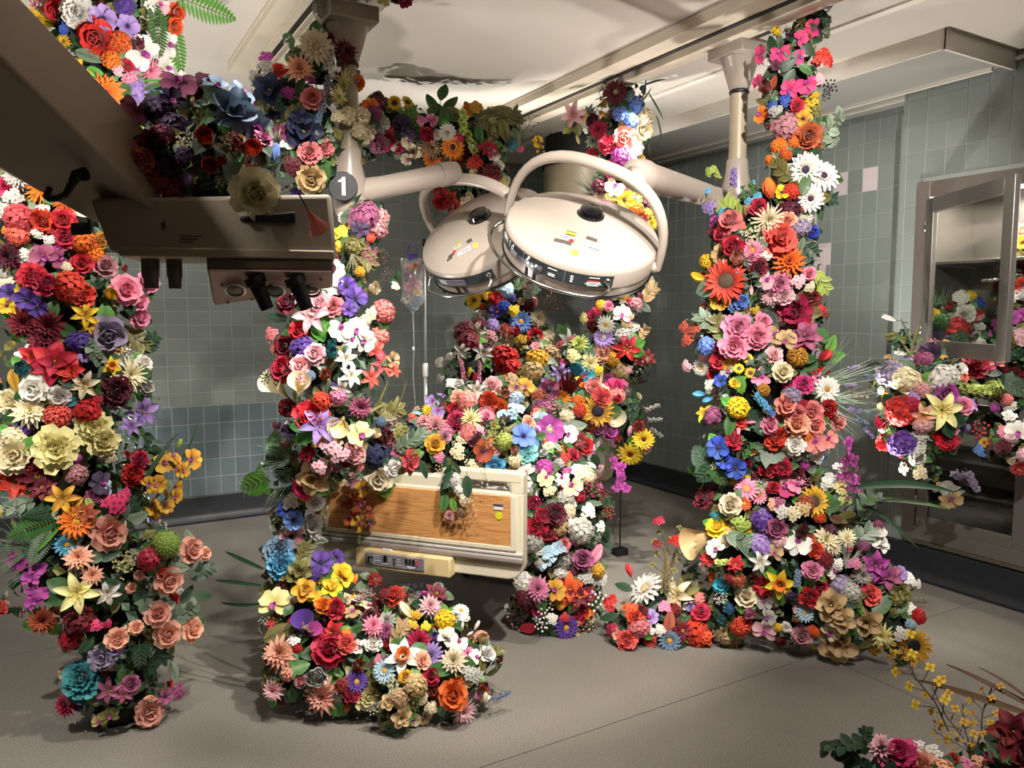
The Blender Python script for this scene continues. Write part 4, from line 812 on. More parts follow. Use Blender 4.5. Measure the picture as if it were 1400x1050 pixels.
        for s_ in (-1, 1):
            for q in range(4): y = .35+.35*q; vn.tube([(0, y, .0), (s_*.3, y+.22, .05-.0*q), (s_*.5, y+.42, .05)], .011, 3, 1, False)
        vn.tube([(0, -.5, -.05), (0, .2, .01), (0, 1.8, -.2)], .015, 4, 1, False); P_('veins', vn, 'v')
    elif ty == 'ivy sprig':
        me = M(); nn_ = 10
        for i in range(nn_):
            a0 = math.pi*(-.5)+TAU*i/nn_; r_ = (1, .45, .95, .5, .8)[min(i, nn_-i) % 5] if i else .3
            me.v.append((r_*.5*math.cos(a0), .5+r_*.5*math.sin(a0), .03*(i % 2))); me.t.append(.9)
        me.v.append((0, .45, -.04)); me.t.append(.2); me.f = [(i, (i+1) % nn_, nn_) for i in range(nn_)]; me.m = [0]*nn_
        mesh_ = me.mesh('leaflet', [None], True)
        out.append(('leaflet', mesh_, 'p', [Matrix.Translation((s_*.12, .25+.36*i, .05*i)) @ Matrix.Rotation(s_*R(-50), 4, 'Z') @ Matrix.Rotation(R(g.uniform(-30, 30)), 4, 'X') @ Matrix.Scale(.85, 4) for i in range(4) for s_ in (-1, 1)]))
        P_('stem', M().tube([(0, 0, 0), (0, 1, .08), (0, 1.8, .1)], .025, 4, .3, False), 's')
    elif ty == 'leafy sprig':
        mesh_ = leafmesh(.8, .2, .2, -.3, 4).mesh('leaflet', [None], True)
        out.append(('leaflet', mesh_, 'p', [Matrix.Translation((0, .2+.3*i, 0)) @ Matrix.Rotation(s_*R(g.uniform(-62, -35)), 4, 'Z') @ Matrix.Rotation(R(g.uniform(-15, 35)), 4, 'X') for i in range(5) for s_ in (-1, 1)]+[Matrix.Translation((0, 1.35, 0))]))
        P_('stem', M().tube([(0, 0, 0), (.03, .8, .02), (0, 1.5, 0)], .025, 4, .3, False), 's')
    elif ty == 'eucalyptus sprig':
        mesh_ = leafmesh(.6, .24, .12, -.2, 4).mesh('leaflet', [None], True)
        out.append(('leaflet', mesh_, 'p', [Matrix.Translation((0, .15+.24*i, 0)) @ Matrix.Rotation(s_*R(g.uniform(-75, -45)), 4, 'Z') @ Matrix.Rotation(R(g.uniform(-30, 40)), 4, 'X') for i in range(7) for s_ in (-1, 1)]))
        P_('stem', M().tube([(0, 0, 0), (.04, .9, .02), (0, 1.85, .05)], .022, 4, .3, False), 's')
    elif ty == 'fern frond':
        m = M()
        for i in range(15):
            u = (i+.6)/15; w_ = .62*math.sin(math.pi*(.1+.88*u))**.7*(1-.35*u)
            for s_ in (-1, 1):
                y = u*1.95; b = leafmesh(w_, .062, .2, -.2, 3); T = Matrix.Translation((0, y, -.25*u*u)) @ Matrix.Rotation(-s_*R(68), 4, 'Z'); m.add([T @ Vector(v) for v in b.v], b.f, b.t)
        P_('leaflets', m); P_('stem', M().tube([(0, 0, 0), (0, 1, -.07), (0, 2, -.26)], .022, 4, .3, False), 's')
    elif ty == 'grass tuft':
        m = M()
        for i in range(22):
            a_ = R(g.uniform(-48, 48)); L = g.uniform(1.3, 2.1); b = M(); dr = g.uniform(-.5, .7)
            for q in range(6):
                u = q/5; w_ = .035*(1-u*.9); x = math.sin(a_)*L*u+.25*u*u*math.sin(a_)*L*.3; y = math.cos(a_)*L*u; z = dr*u*u
                b.v += [(x-w_, y, z), (x+w_, y, z)]; b.t += [u, u]
            b.f = [(2*q, 2*q+1, 2*q+3, 2*q+2) for q in range(5)]; m.add(b.v, b.f, b.t)
        P_('blades', m)
    elif ty == 'strap leaf':
        b = M()
        for q in range(11):
            u = q/10; w_ = .068*max(.05, math.sin(math.pi*min(1, .12+.88*u))**.6); bend = .0 if var == 0 else (.35 if var == 1 else -.35)
            for v in (-1, 0, 1): b.v.append((v*w_+bend*u*u*.9, 2*u, -.25*u*u+abs(v)*.03)); b.t.append(.3 if v == 0 else .9)
        b.f = [(q*3+j, q*3+j+1, q*3+j+4, q*3+j+3) for q in range(10) for j in range(2)]; b.m = [0]*20; P_('blade', b)
    elif ty == 'flowering twig':
        st = M(); m = M(); pts = []; main = [(0, 0, 0), (.1, .6, .05), (.02, 1.2, .1), (.1, 2, .08)]; st.tube(main, .022, 4, .3, False)
        for i in range(9):
            y = .4+i*.19; s_ = (-1)**i; p = Vector((.08+s_*g.uniform(.18, .42), y+.12, .1+g.uniform(-.1, .15))); st.tube([(.06, y-.1, .06), p], .012, 3, .3, False); pts.append((p, Vector((s_*.3, .2, 1)).normalized()))
        florets(m, pts, .115, 4, g); P_('blossoms', m); P_('stem', st, 's')
    elif ty == 'bare twig':
        st = M(); m = M(); st.tube([(0, 0, 0), (.1, .7, .05), (-.02, 1.3, .1), (.1, 2, .08)], .025, 4, .3, False)
        for i in range(7):
            y = .6+i*.2; s_ = (-1)**i; p = Vector((.05+s_*g.uniform(.15, .45), y+.2, .1)); st.tube([(.04, y-.1, .06), p], .013, 3, .3, False); m.ball(p, .06, 5, 3, t=.8)
        P_('buds', m); P_('stem', st, 's')
    elif ty == 'heliconia':
        me = M(); me.petal(math.pi/2, L=2.0, W=.16, a0=10, a1=-2, r0=.02, z0=0, cup=.9, shape='point', nu=5, nv=3); mm = me.mesh('bract', [None], True)
        out.append(('bract', mm, 'p', [Matrix.Rotation(R(a_), 4, 'Z') @ Matrix.Rotation(R(g.uniform(5, 30)), 4, 'X') for a_ in (-28, -12, 2, 18, -40)]))
    _cache[k] = out; return out
CENTRE = {'daisy': 'gold', 'gerbera': 'gold', 'sunflower': 'brown', 'lily': 'gold', 'orchid': 'magenta', 'magnolia': 'tan', 'anemone': 'dark purple', 'calla': 'gold', 'amaryllis': 'yellow', 'poinsettia': 'gold', 'daffodil': 'orange'}
DIRECTIONAL = {'leaf', 'heart leaf', 'ivy sprig', 'leafy sprig', 'eucalyptus sprig', 'fern frond', 'grass tuft', 'strap leaf', 'flowering twig', 'bare twig', 'flower spike', 'foxtail spike', 'lavender', 'heliconia'}
CATEG = {'leaf': 'leaf', 'heart leaf': 'leaf', 'ivy sprig': 'foliage', 'leafy sprig': 'foliage', 'eucalyptus sprig': 'foliage', 'fern frond': 'fern', 'grass tuft': 'grass', 'strap leaf': 'leaf', 'flowering twig': 'twig', 'bare twig': 'twig', 'berry sprig': 'berries'}
def setmat(o, m_):
    o.material_slots[0].link = 'OBJECT'; o.material_slots[0].material = m_
GREENS = ['green', 'dark green', 'grey green', 'olive', 'green', 'dark green', 'bright green']
rs = random.Random(11)
NPARTS = {'n': 0}
def place(ty, col, pos, nrm, r, ang=None, two=None, centre=None, simple=False):
    """one flower or leaf as an Empty with its parts; +Z = nrm; foliage grows towards screen angle ang (world direction)"""
    Z = nrm.normalized()
    if ty in DIRECTIONAL or (ty in ('calla', 'tulip', 'bud') and ang is not None):
        Y = ang if isinstance(ang, Vector) else RT*math.cos(R(ang))+UP*math.sin(R(ang))
        Y = (Y - Z*Y.dot(Z)*.8).normalized(); X = Y.cross(Z).normalized(); Z = X.cross(Y)
        mx_ = Matrix((X, Y, Z)).transposed().to_4x4()
        if ty in ('tulip', 'bud'): mx_ = mx_ @ Matrix.Rotation(R(-78), 4, 'X')
        if ty == 'calla' and col != 'salmon': mx_ = mx_ @ Matrix.Rotation(R(48), 4, 'X')
        loc = pos - Y*r if ty in DIRECTIONAL else pos
    else:
        mx_ = Z.to_track_quat('Z', 'Y').to_matrix().to_4x4() @ Matrix.Rotation(rs.random()*TAU, 4, 'Z'); loc = pos
        if ty in ('tulip', 'bud'): mx_ = mx_ @ Matrix.Rotation(R(55), 4, 'X')
    root = bpy.data.objects.new(ty.replace(' ', '_'), None); COL.objects.link(root); root.empty_display_size = .02
    root.matrix_world = Matrix.Translation(loc) @ mx_ @ Matrix.Diagonal((r*rs.uniform(.94, 1.06), r, r*rs.uniform(.9, 1.1), 1))
    var = rs.randrange(2) if ty not in ('strap leaf', 'lily') else (rs.randrange(3) if ty == 'strap leaf' else 0)
    gcol = rs.choice(GREENS)
    for nm, me, role, mats in parts_of(ty, var):
        if role == 'g' and nm == 'leaf' and simple: continue
        mm = {'p': petalmat(col, two), 'c': petalmat(centre or CENTRE.get(ty, 'gold')), 'g': petalmat(gcol), 's': petalmat('brown' if 'twig' in ty else 'olive'), 'v': petalmat('lime' if 'bright' in col else 'sage'), 'k': petalmat('gold')}[role]
        for ml in mats:
            o = bpy.data.objects.new(nm, me); COL.objects.link(o); setmat(o, mm); o.parent = root; o.matrix_local = ml; NPARTS['n'] += 1
    return root

# ---------------------------------------------------------------- arrangements: supporting mounds (x, y, distance, radius seen from the picture)
ZONES = {
 'A': ('the left column', [(165,-40,3.0,70),(150,40,3.0,78),(125,130,3.0,85),(75,240,3.0,100),(70,330,3.0,108),(95,420,3.0,100),(105,520,3.0,103),(95,610,3.0,108),(95,690,3.0,110),(120,765,3.05,112),(205,760,3.0,50),(170,845,3.05,85),(170,920,3.05,70),(165,960,3.05,58),(200,650,3.02,40)]),
 'B': ('the column beside the footboard', [(452,-5,3.42,22),(430,85,3.42,48),(395,140,3.42,55),(425,170,3.42,58),(420,225,3.4,48),(500,300,3.45,30),(490,345,3.35,34),(455,395,3.3,55),(450,455,3.25,72),(455,520,3.2,75),(455,590,3.2,72),(468,615,3.2,46),(425,650,3.25,40),(400,700,3.3,33),(392,765,3.3,36),(415,795,3.3,48),(425,840,3.25,65),(395,640,3.3,40)]),
 'H': ('the floor pile before the bed', [(420,895,3.15,58),(490,880,3.2,62),(570,870,3.25,62),(560,930,3.08,55),(620,920,3.12,55),(480,930,3.12,50),(610,860,3.25,42),(540,960,3.0,36),(400,920,3.1,38),(655,900,3.15,28)]),
 'F': ('the bed mound', [(590,620,3.95,45),(520,640,3.75,32),(640,610,4.0,50),(700,610,4.0,48),(640,565,4.35,52),(700,565,4.5,55),(760,600,4.3,52),(800,560,4.7,48),(600,575,4.5,36),(650,520,4.9,50),(720,510,5.0,52),(790,505,5.1,46),(830,560,4.9,32),(745,540,4.8,50),(560,590,4.1,28),(865,595,4.9,26)]),
 'M': ('the bed-head bank', [(660,470,5.1,34),(690,430,5.2,36),(705,400,5.2,30),(668,405,5.2,24),(720,455,5.2,34),(650,500,5.0,30),(680,360,5.1,24)]),
 'E': ('the column behind the right lamp', [(850,135,4.6,34),(845,170,4.65,42),(840,215,4.7,36),(838,260,4.75,34),(862,295,4.8,32),(866,345,4.9,28),(860,400,5.0,30),(840,430,5.0,32),(848,470,5.05,36),(868,500,5.1,26),(815,480,5.1,26),(862,560,4.95,24)]),
 'D': ('the ceiling garland', [(495,165,4.4,26),(500,195,4.5,26),(535,165,4.6,32),(575,175,4.65,34),(615,185,4.7,38),(655,175,4.7,34),(690,180,4.7,30),(665,225,4.7,32),(672,260,4.75,28),(640,265,4.75,22),(612,270,4.7,20),(620,240,4.7,20)]),
 'C': ('the right column', [(1108,36,3.58,28),(1078,72,3.6,34),(1082,115,3.65,38),(1070,150,3.66,30),(1095,180,3.68,36),(1075,225,3.68,34),(1090,265,3.7,40),(1040,290,3.7,42),(1020,335,3.7,50),(1080,335,3.7,44),(1010,385,3.7,50),(1075,385,3.7,45),(990,420,3.7,28),(1098,425,3.7,36),(1010,470,3.7,48),(1085,480,3.68,46),(1030,530,3.68,58),(1085,540,3.68,50),(1020,585,3.7,52),(1090,590,3.68,48),(985,625,3.72,40),(1060,625,3.7,40),(1095,650,3.7,36),(1010,690,3.7,40),(1070,700,3.68,56),(1120,700,3.66,40),(1010,755,3.7,52),(1080,765,3.66,62),(1150,760,3.64,46),(1000,820,3.75,46),(1070,830,3.68,50),(1140,830,3.62,50),(1205,800,3.62,34),(1215,850,3.55,34),(975,855,3.78,30),(1100,850,3.65,36),(975,465,3.7,26)]),
 'I': ('the low floor patch', [(860,855,3.8,34),(905,860,3.8,34),(950,860,3.8,36),(900,820,3.85,22),(945,820,3.85,22)]),
 'G': ('the cascade beside the bed', [(735,665,3.9,34),(785,665,4.0,40),(745,700,3.9,36),(795,715,3.95,38),(745,745,3.9,34),(795,760,3.95,36),(740,800,3.9,34),(790,800,3.95,38),(755,840,3.9,32),(795,835,3.95,26),(760,640,4.05,40),(815,690,4.0,24),(715,830,3.95,18)]),
 'J': ('the steel cabinet spill', [(1230,525,4.3,36),(1280,520,4.25,36),(1260,560,4.2,40),(1300,565,4.2,30),(1240,595,4.25,32),(1335,525,4.25,26),(1290,490,4.4,26),(1290,600,4.2,20),(1385,600,4.0,30),(1265,640,4.25,20),(1375,540,4.2,26),(1240,470,4.45,20)]),
 'N': ('the cabinet interior', [(1290,440,4.62,22),(1320,430,4.62,26),(1345,455,4.62,26),(1300,470,4.6,26),(1385,400,4.42,24),(1385,455,4.4,28),(1400,340,4.42,24),(1395,490,4.4,26)]),
 'K': ('the pendant bunch', [(205,235,1.93,44),(240,160,1.98,52),(300,170,2.0,50),(290,225,1.93,56),(250,270,1.9,34),(340,262,1.9,24),(350,215,1.98,30),(330,180,2.02,34),(250,225,1.93,50)]),
 'L': ('the bottom right corner bunch', [(1225,1070,1.62,34),(1290,1075,1.6,36),(1390,1045,1.6,50),(1350,1085,1.6,46)]),
}
CODE = dict(ro='rose', pe='peony', ca='carnation', rn='ranunculus', da='dahlia', ch='chrysanthemum', dy='daisy', ge='gerbera', su='sunflower', li='lily', orc='orchid', hy='hydrangea', cl='calla', tu='tulip', bu='bud', df='daffodil', bs='blossom cluster', be='berry sprig', sp='flower spike', fx='foxtail spike', lv='lavender', mg='marigold', bb='baby breath', ma='magnolia', an='anemone', am='amaryllis', po='poinsettia', pr='protea', sc='succulent', bl='ball bloom', he='heliconia',
            lf='leaf', hl='heart leaf', iv='ivy sprig', fe='fern frond', gr='grass tuft', eu='eucalyptus sprig', ls='leafy sprig', st='strap leaf', ft='flowering twig', bt='bare twig')
CAT = {}
CAT['A'] = """pe light_pink 55 6 14;ch yellow 54 25 15;ro red 80 16 15;ca white 110 18 20;an lilac 141 26 17;ro red 133 52 24;an royal_blue 100 43 13;ch yellow 88 60 10;bs yellow 106 88 8;mg orange 163 56 15;an lilac 174 36 14;orc white 192 70 21;orc white 226 60 15;orc white 228 92 13;orc white 246 108 10;ro orange_red 240 16 12;ro orange_red 238 36 11;fe green 212 40 34 -80;fe bright_green 243 62 38 -65;fe bright_green 285 12 42 -20;mg orange 150 84 13;ch pink 203 93 14;hy lilac 186 125 16;hy blue 212 130 13;da orange 143 126 22;lf dark_green 110 62 16 -50;lf grey_green 122 78 18 -20;hl variegated_green 156 118 12 -60;lf bright_green 133 102 14 -30;bs pink 178 108 12;bs light_pink 160 97 9;st bright_green 214 110 24 5;hy purple 170 8 13;bs white 205 8 12;orc light_pink 216 6 11;ca burgundy 184 56 11;bs purple 165 13 10;ca magenta 182 88 9;ch yellow 118 105 8;ca red 172 92 8;bs lilac 198 138 10;lf dark_green 102 14 12 80
da white 27 241 18;ro hot_pink 12 258 13;bs white 20 272 14;bs white 4 288 12;ch orange 60 258 22;ch orange 88 278 15;bs white 60 288 9;hy coral 28 300 19;hy coral 26 322 14;ro red 58 303 16;ro red 86 303 15;ro red 88 324 15;bs white 52 319 9;bs white 67 329 9;da burgundy 16 350 20;bs white 34 349 11;orc mauve 60 350 15;orc mauve 80 352 13;orc pink 78 337 12;mg orange 112 330 17;mg orange 126 347 14;mg orange 147 358 9;bs cream 92 366 8;ca red 48 383 17;ca crimson 64 390 15;hy red 97 393 21;ca red 112 402 15;ro dusty_pink 142 367 15;ro red 112 362 14;lf cream 108 289 16 -25;ro pink 168 398 19 0;ro pink 202 386 15;ro pink 184 412 16;ro pink 188 434 14;orc white 6 378 12;lf cream 10 388 12 10
an purple 14 401 12;an yellow 32 397 8;an yellow 13 418 11;an yellow 26 421 8;an purple 40 410 14;an purple 54 421 12;da dark_red 36 440 21;da dark_red 68 443 20;da dark_red 64 466 22;li yellow 116 430 16;li yellow 122 444 11;ro greyish_lilac 144 456 24;hy purple 107 468 15;am red 74 497 27;am red 46 488 17;am red 96 507 16;bs white 45 480 9;bs white 28 486 8;rn teal 37 505 14;eu grey_green 127 483 20 -60;bb cream 169 485 12;ls olive 183 462 26 -40;ls dark_green 205 470 20 60;df yellow 151 501 12;ch cream 175 512 21;ro white 195 497 11;li cream 115 526 17;ro white 50 531 18;ro white 82 540 13;pe cream 18 549 17;da cream 45 566 22;mg coral 80 571 18;lf teal 65 539 11 30;lf teal 99 548 12 20;lf teal 70 558 11 35;ca burgundy 156 534 19;hy red 119 560 17;bs red 128 546 10;hl sage 155 550 10 90;hl sage 179 550 11 80;li lilac 190 560 21;li lilac 175 584 13;ro silver 198 529 10;pe pale_yellow 126 586 21;pe pale_yellow 138 604 19;pe pale_yellow 77 614 28;pe cream 24 622 26;hy cream 20 600 15;lf gold 20 520 16 -70;iv sage 152 586 13 80;iv grey_green 163 606 14 -80;iv sage 160 622 12 -80;bs cream 146 622 12;ca red 192 628 10;bs red 172 620 6;ls dark_green 202 608 22 -70;ft grey_green 210 555 26 -80;lf dark_green 95 522 16 -20
po red 25 656 25;po dark_red 52 650 22;po dark_red 60 668 16;hy dusty_pink 104 648 14;orc pink 110 659 6;orc dark_purple 137 662 14;orc icy_blue 144 667 9;bs hot_pink 154 688 17;bs hot_pink 166 678 12;ca red 182 648 14;ca crimson 192 632 9;li gold 86 682 19;li gold 100 694 14;lf lime 122 690 10 -75;orc gold 222 634 12;orc gold 236 625 11;orc gold 240 640 11;orc gold 262 628 13;orc gold 250 643 10;orc gold 214 661 12;orc gold 234 666 13;orc gold 240 678 10;orc gold 204 662 10;orc gold 205 692 12;orc gold 217 700 12;orc gold 226 692 11;bu lime 245 607 9 60;st dark_green 210 630 44 72;st dark_green 262 610 34 52;st dark_green 248 660 36 55
ge orange 104 712 20;po rust 115 702 16;ro peach 147 728 23;hl dark_green 182 682 15 70;hl sage 186 706 14 20;hl dark_green 165 700 14 60;hl dark_green 172 722 14 -20;ge sky_blue 92 744 15;da peach 108 762 18;li pale_yellow 106 808 24;da peach 126 786 14;orc magenta 27 764 12;orc magenta 53 775 11;orc magenta 45 790 11;orc magenta 66 806 11;orc magenta 43 803 8;orc magenta 49 821 11;li white 147 810 15;bu lime 100 842 11 -130;fe green 45 722 36 200;fe grey_green 55 745 28 240;st bright_green 75 730 30 45;fe dark_green 60 700 26 190;gr grey_green 15 750 30 170;bb pale_yellow 165 773 15;bb cream 184 762 12;hy red 205 764 15;bl lime 224 746 21;ro peach 260 752 17;ro peach 279 757 9;ro peach 228 791 18;ro peach 191 786 7;ro peach 178 803 7;lf dark_green 190 818 18 -95;hl grey_green 200 832 14 -80;lf dark_green 150 760 14 30;lf dark_green 150 797 13 -20;lf dark_green 256 812 14 50;lf dark_green 278 815 14 15;ls dark_green 275 782 20 40;eu grey_green 245 840 24 40;lf sage 242 775 14 10;hy icy_blue 143 666 7;bb silver 20 690 14;ls grey_green 30 690 20 200
da rust 62 844 19;ca coral 0 830 10;ro peach 213 840 16;ro peach 226 866 17;ro peach 262 861 15;ro peach 160 872 14;ro peach 185 857 9;bu peach 172 856 6;hy dark_red 108 846 20;bs hot_pink 133 855 10;bs crimson 148 853 7;hy crimson 97 872 15;pe greyish_lilac 143 894 17;ro lilac 157 884 12;ca teal 118 928 23;ca teal 112 946 14;da crimson 92 963 17;li mauve 150 942 15;li mauve 170 946 12;orc olive 150 977 11;orc tan 137 985 9;ro peach 203 974 18;bu peach 203 953 10;bs mauve 240 945 13;an mauve 222 950 10;hl green 171 922 14 -95;hl dark_green 190 895 16 -90;lf sage 236 918 14 -90;eu dark_green 200 905 20 -80;ro mauve 178 935 12;lf dark_green 120 880 14 230;gr dark_green 20 780 26 200;lf dark_green 168 812 14 -120;an tan 88 920 8;bu lime 115 876 6 60;ls dark_green 215 890 22 -60;ca dark_red 50 632 12;lf dark_green 30 560 14 200;bs cream 8 612 12"""
CAT['B'] = """ge cream 432 66 21 c:tan;da burgundy 470 72 17;da burgundy 450 54 8;da peach 408 99 20;bs magenta 365 80 11;bs silver 366 97 13;bs silver 350 106 11;sp silver 449 84 18 90;sp greyish_lilac 446 122 16 85;sp greyish_lilac 440 142 16 90;sp slate_blue 436 160 14 80;ch pale_yellow 466 112 17;ch pale_yellow 461 133 12;ro salmon 427 137 14;bs magenta 394 127 10;bs magenta 422 110 9;ro orange 489 113 10;ma navy 370 124 19;ma navy 374 158 10;orc white 352 140 13;bs white 344 156 10;orc white 376 176 12;orc white 396 193 13;ma navy 416 180 22;ma navy 412 165 14;iv grey_green 441 180 16 -70;ca salmon 423 210 14;ca salmon 443 203 12;hl dark_green 470 216 21 -20;hl green 440 238 18 -85;ro tan 425 243 18;bs burgundy 400 226 14;be silver 385 175 12;hy cream 476 158 13;hy cream 492 178 12;bs cream 458 160 10;lf olive 396 155 12 70;lf olive 384 168 10 0;bs white 373 200 8;bs white 440 12 12;bs silver 438 0 9;lf dark_green 410 120 14 70;hy silver 362 112 10;bs mauve 392 180 14;bs pale_yellow 522 2 10;ca hot_pink 552 0 10;bs cream 500 -4 10
hy mauve 498 297 20;hy dusty_pink 514 312 15;hy dusty_pink 521 297 11;an dark_purple 491 314 13;bs yellow 470 322 12;bs gold 466 338 10;hy olive 484 338 13;ls olive 500 350 20 -60;bb mauve 502 346 14;bs white 472 298 9;gr olive 485 365 18 -80;be burgundy 520 350 10;ca burgundy 452 368 10;mg gold 490 373 8;bt mauve 525 378 14 50
hy slate_blue 412 380 17;li greyish_lilac 418 404 17;ca dark_red 396 415 16;ge cream 432 399 12;orc white 450 388 17;orc white 457 370 13;an purple 472 392 13;an purple 484 410 15;an purple 476 424 10;li light_pink 426 432 22;pe light_pink 436 417 17;ca salmon 455 420 14;mg salmon 524 426 17;mg salmon 517 460 14;ro red 410 452 12;ro dark_red 392 472 13;hy purple 415 478 16;bs salmon 372 458 12;bs salmon 377 476 10;orc white 466 450 15;orc white 487 450 15;orc white 495 465 14;orc white 478 464 11;rn teal 455 487 11;rn teal 453 474 9;ro light_pink 432 486 14;ro light_pink 412 500 13;ro light_pink 413 515 10;pr rust 445 513 15;ro red 390 506 18;cl cream 384 528 20 100;cl cream 413 528 17 70;li white 472 491 14;li white 478 514 14;li silver 466 530 12;li coral 512 480 13;li coral 520 500 14;li coral 503 516 13;li coral 538 506 10;an tan 536 492 11;pe red 427 570 21;hy red 440 548 13;li lilac 438 582 23;da mauve 490 554 17;hy pink 463 541 12;bu cream 460 552 10;cl pale_yellow 465 580 16 250;st olive 506 562 26 30;st olive 520 540 22 80;st olive 550 545 26 60;ls olive 535 562 22 30;orc pale_yellow 490 594 16;orc yellow 440 604 12;bs light_pink 450 610 14;bs light_pink 463 618 15;bs light_pink 439 634 13;ca dusty_pink 482 616 14;hy navy 516 620 21;bl slate_blue 518 578 9;ca burgundy 520 597 13;ro cream 521 653 17;ro white 536 640 12;iv grey_green 478 642 16 -60;ma tan 431 650 21;ro hot_pink 417 664 14;orc orange 418 676 9;gr grey_green 380 640 36 205;gr grey_green 392 630 30 150;hl bright_green 345 663 24 200;st dark_green 330 765 42 155;st dark_green 322 796 42 172;st dark_green 325 830 36 190;hl green 382 612 24 100;lf dark_green 372 625 14 90;ca coral 560 630 15;hl bright_green 570 620 9 40;lf dark_green 580 642 14 -70;fe dark_green 378 434 16 170;be black 364 515 9;bs burgundy 379 583 9;ca dark_red 396 556 12;an dark_purple 397 590 10;ls dark_green 540 380 12 20;bs cream 540 392 7;rn cream 508 395 10;bs cream 505 430 10;an olive 520 560 10;bs olive 545 590 14;ls grey_green 555 605 20 50;be mauve 535 575 10;orc mauve 540 615 9;ca crimson 420 620 9;hy cream 500 438 8
orc tan 463 661 9;orc dusty_pink 484 656 10;orc gold 497 668 10;orc rust 478 684 10;orc rust 495 688 10;orc rust 479 708 9;orc gold 492 716 10;orc brown 507 714 8;orc rust 506 700 7;bu lime 491 737 7 -90;ft rust 500 690 30 -90
bs white 399 688 14;ro white 431 684 12;ro white 425 716 13;ro white 431 730 9;bs cream 441 700 10;an royal_blue 391 697 10;an blue 402 710 13;an dusty_pink 399 728 15;ca slate_blue 383 753 18;ca sky_blue 386 770 17;an purple 437 772 15;an purple 460 762 10;hy purple 430 785 10;ma yellow 466 788 17;ma yellow 452 806 13;ma olive 410 785 15;ma gold 416 810 15;orc pale_yellow 378 826 20;ma olive 372 808 12;orc yellow 429 812 11;bu orange 486 792 9 70;po dark_red 512 792 12;bu orange 502 790 7 60;ls dark_green 420 740 20 80;ls olive 415 760 18 60;lf grey_green 500 800 16 25;ca orange 442 827 11;ca crimson 455 832 13;su gold 500 848 16 c:dark_purple;su gold 484 825 13 c:dark_purple;hl sage 440 738 9 0;po dark_red 515 830 16"""
CAT['H'] = """ro dark_red 390 840 14;li red 386 856 18;cl purple 415 858 16 110;cl magenta 427 864 11 45;bb cream 432 842 12;lf olive 386 867 24 20;da peach 384 894 23 t:gold;ro red 449 888 22;am red 458 868 16;ca coral 474 880 12;an peach 482 884 8;orc white 490 884 9;rn silver 432 920 17;ro white 436 926 11;hl variegated_green 411 911 13 20;hy peach 395 920 10;da light_pink 377 940 16;ca dusty_pink 411 929 9;da peach 443 950 25;pr rust 488 912 15;ge purple 487 932 14 c:gold;ca crimson 481 948 10;tu pink 514 903 13 80;lf green 530 885 18 -30;be mauve 520 870 10
ro red 543 820 13;hy dark_red 528 812 11;bb navy 562 815 15;po dark_red 597 812 15;tu cream 556 838 16 120;ls tan 548 868 22 60;da light_pink 586 832 15;mg yellow 608 848 15;bs gold 570 842 8;bs gold 566 856 7;bs yellow 581 857 8;da crimson 572 878 18;ma white 611 872 13;orc white 627 880 11;bu white 632 856 7 80;bu white 652 855 8 50;bu white 641 866 6 30;da pink 508 858 14;da mauve 524 864 12;da silver 530 850 14;df white 552 900 22 c:orange;ca peach 576 905 11;ge lilac 592 898 16 c:navy;da cream 620 905 18;ro crimson 588 925 12;ge icy_blue 528 918 15;bb cream 540 937 15;bb tan 556 952 14;bb olive 560 970 12;ro gold 555 926 9;pe pale_yellow 502 952 16;hy tan 545 955 12;ma tan 548 978 13;ma tan 532 960 10;ro orange 620 948 19;hl variegated_green 604 967 11 60;ch light_pink 633 970 17 t:crimson;tu cream 660 952 10 80;lv slate_blue 683 952 18 10;rn rust 658 937 9;lf dark_green 540 992 16 160;hy tan 568 936 15;bs cream 588 965 10;orc tan 580 978 10;bs silver 640 920 12;orc white 650 898 9;tu yellow 641 936 7;lf green 608 915 20 0;st green 535 885 20 -35;ca burgundy 505 845 10;fe green 490 860 14 20;orc cream 567 982 8;bs dusty_pink 600 840 9;bb dusty_pink 500 815 13;bt mauve 540 835 20 160;be silver 362 848 8;bu white 368 865 7 60;orc white 375 852 8;bs white 635 845 8;ls silver 645 925 14 30;hy orange 474 868 8;bs dark_red 470 935 12;ca crimson 532 880 8;be silver 512 968 10;st dark_green 525 970 16 230"""
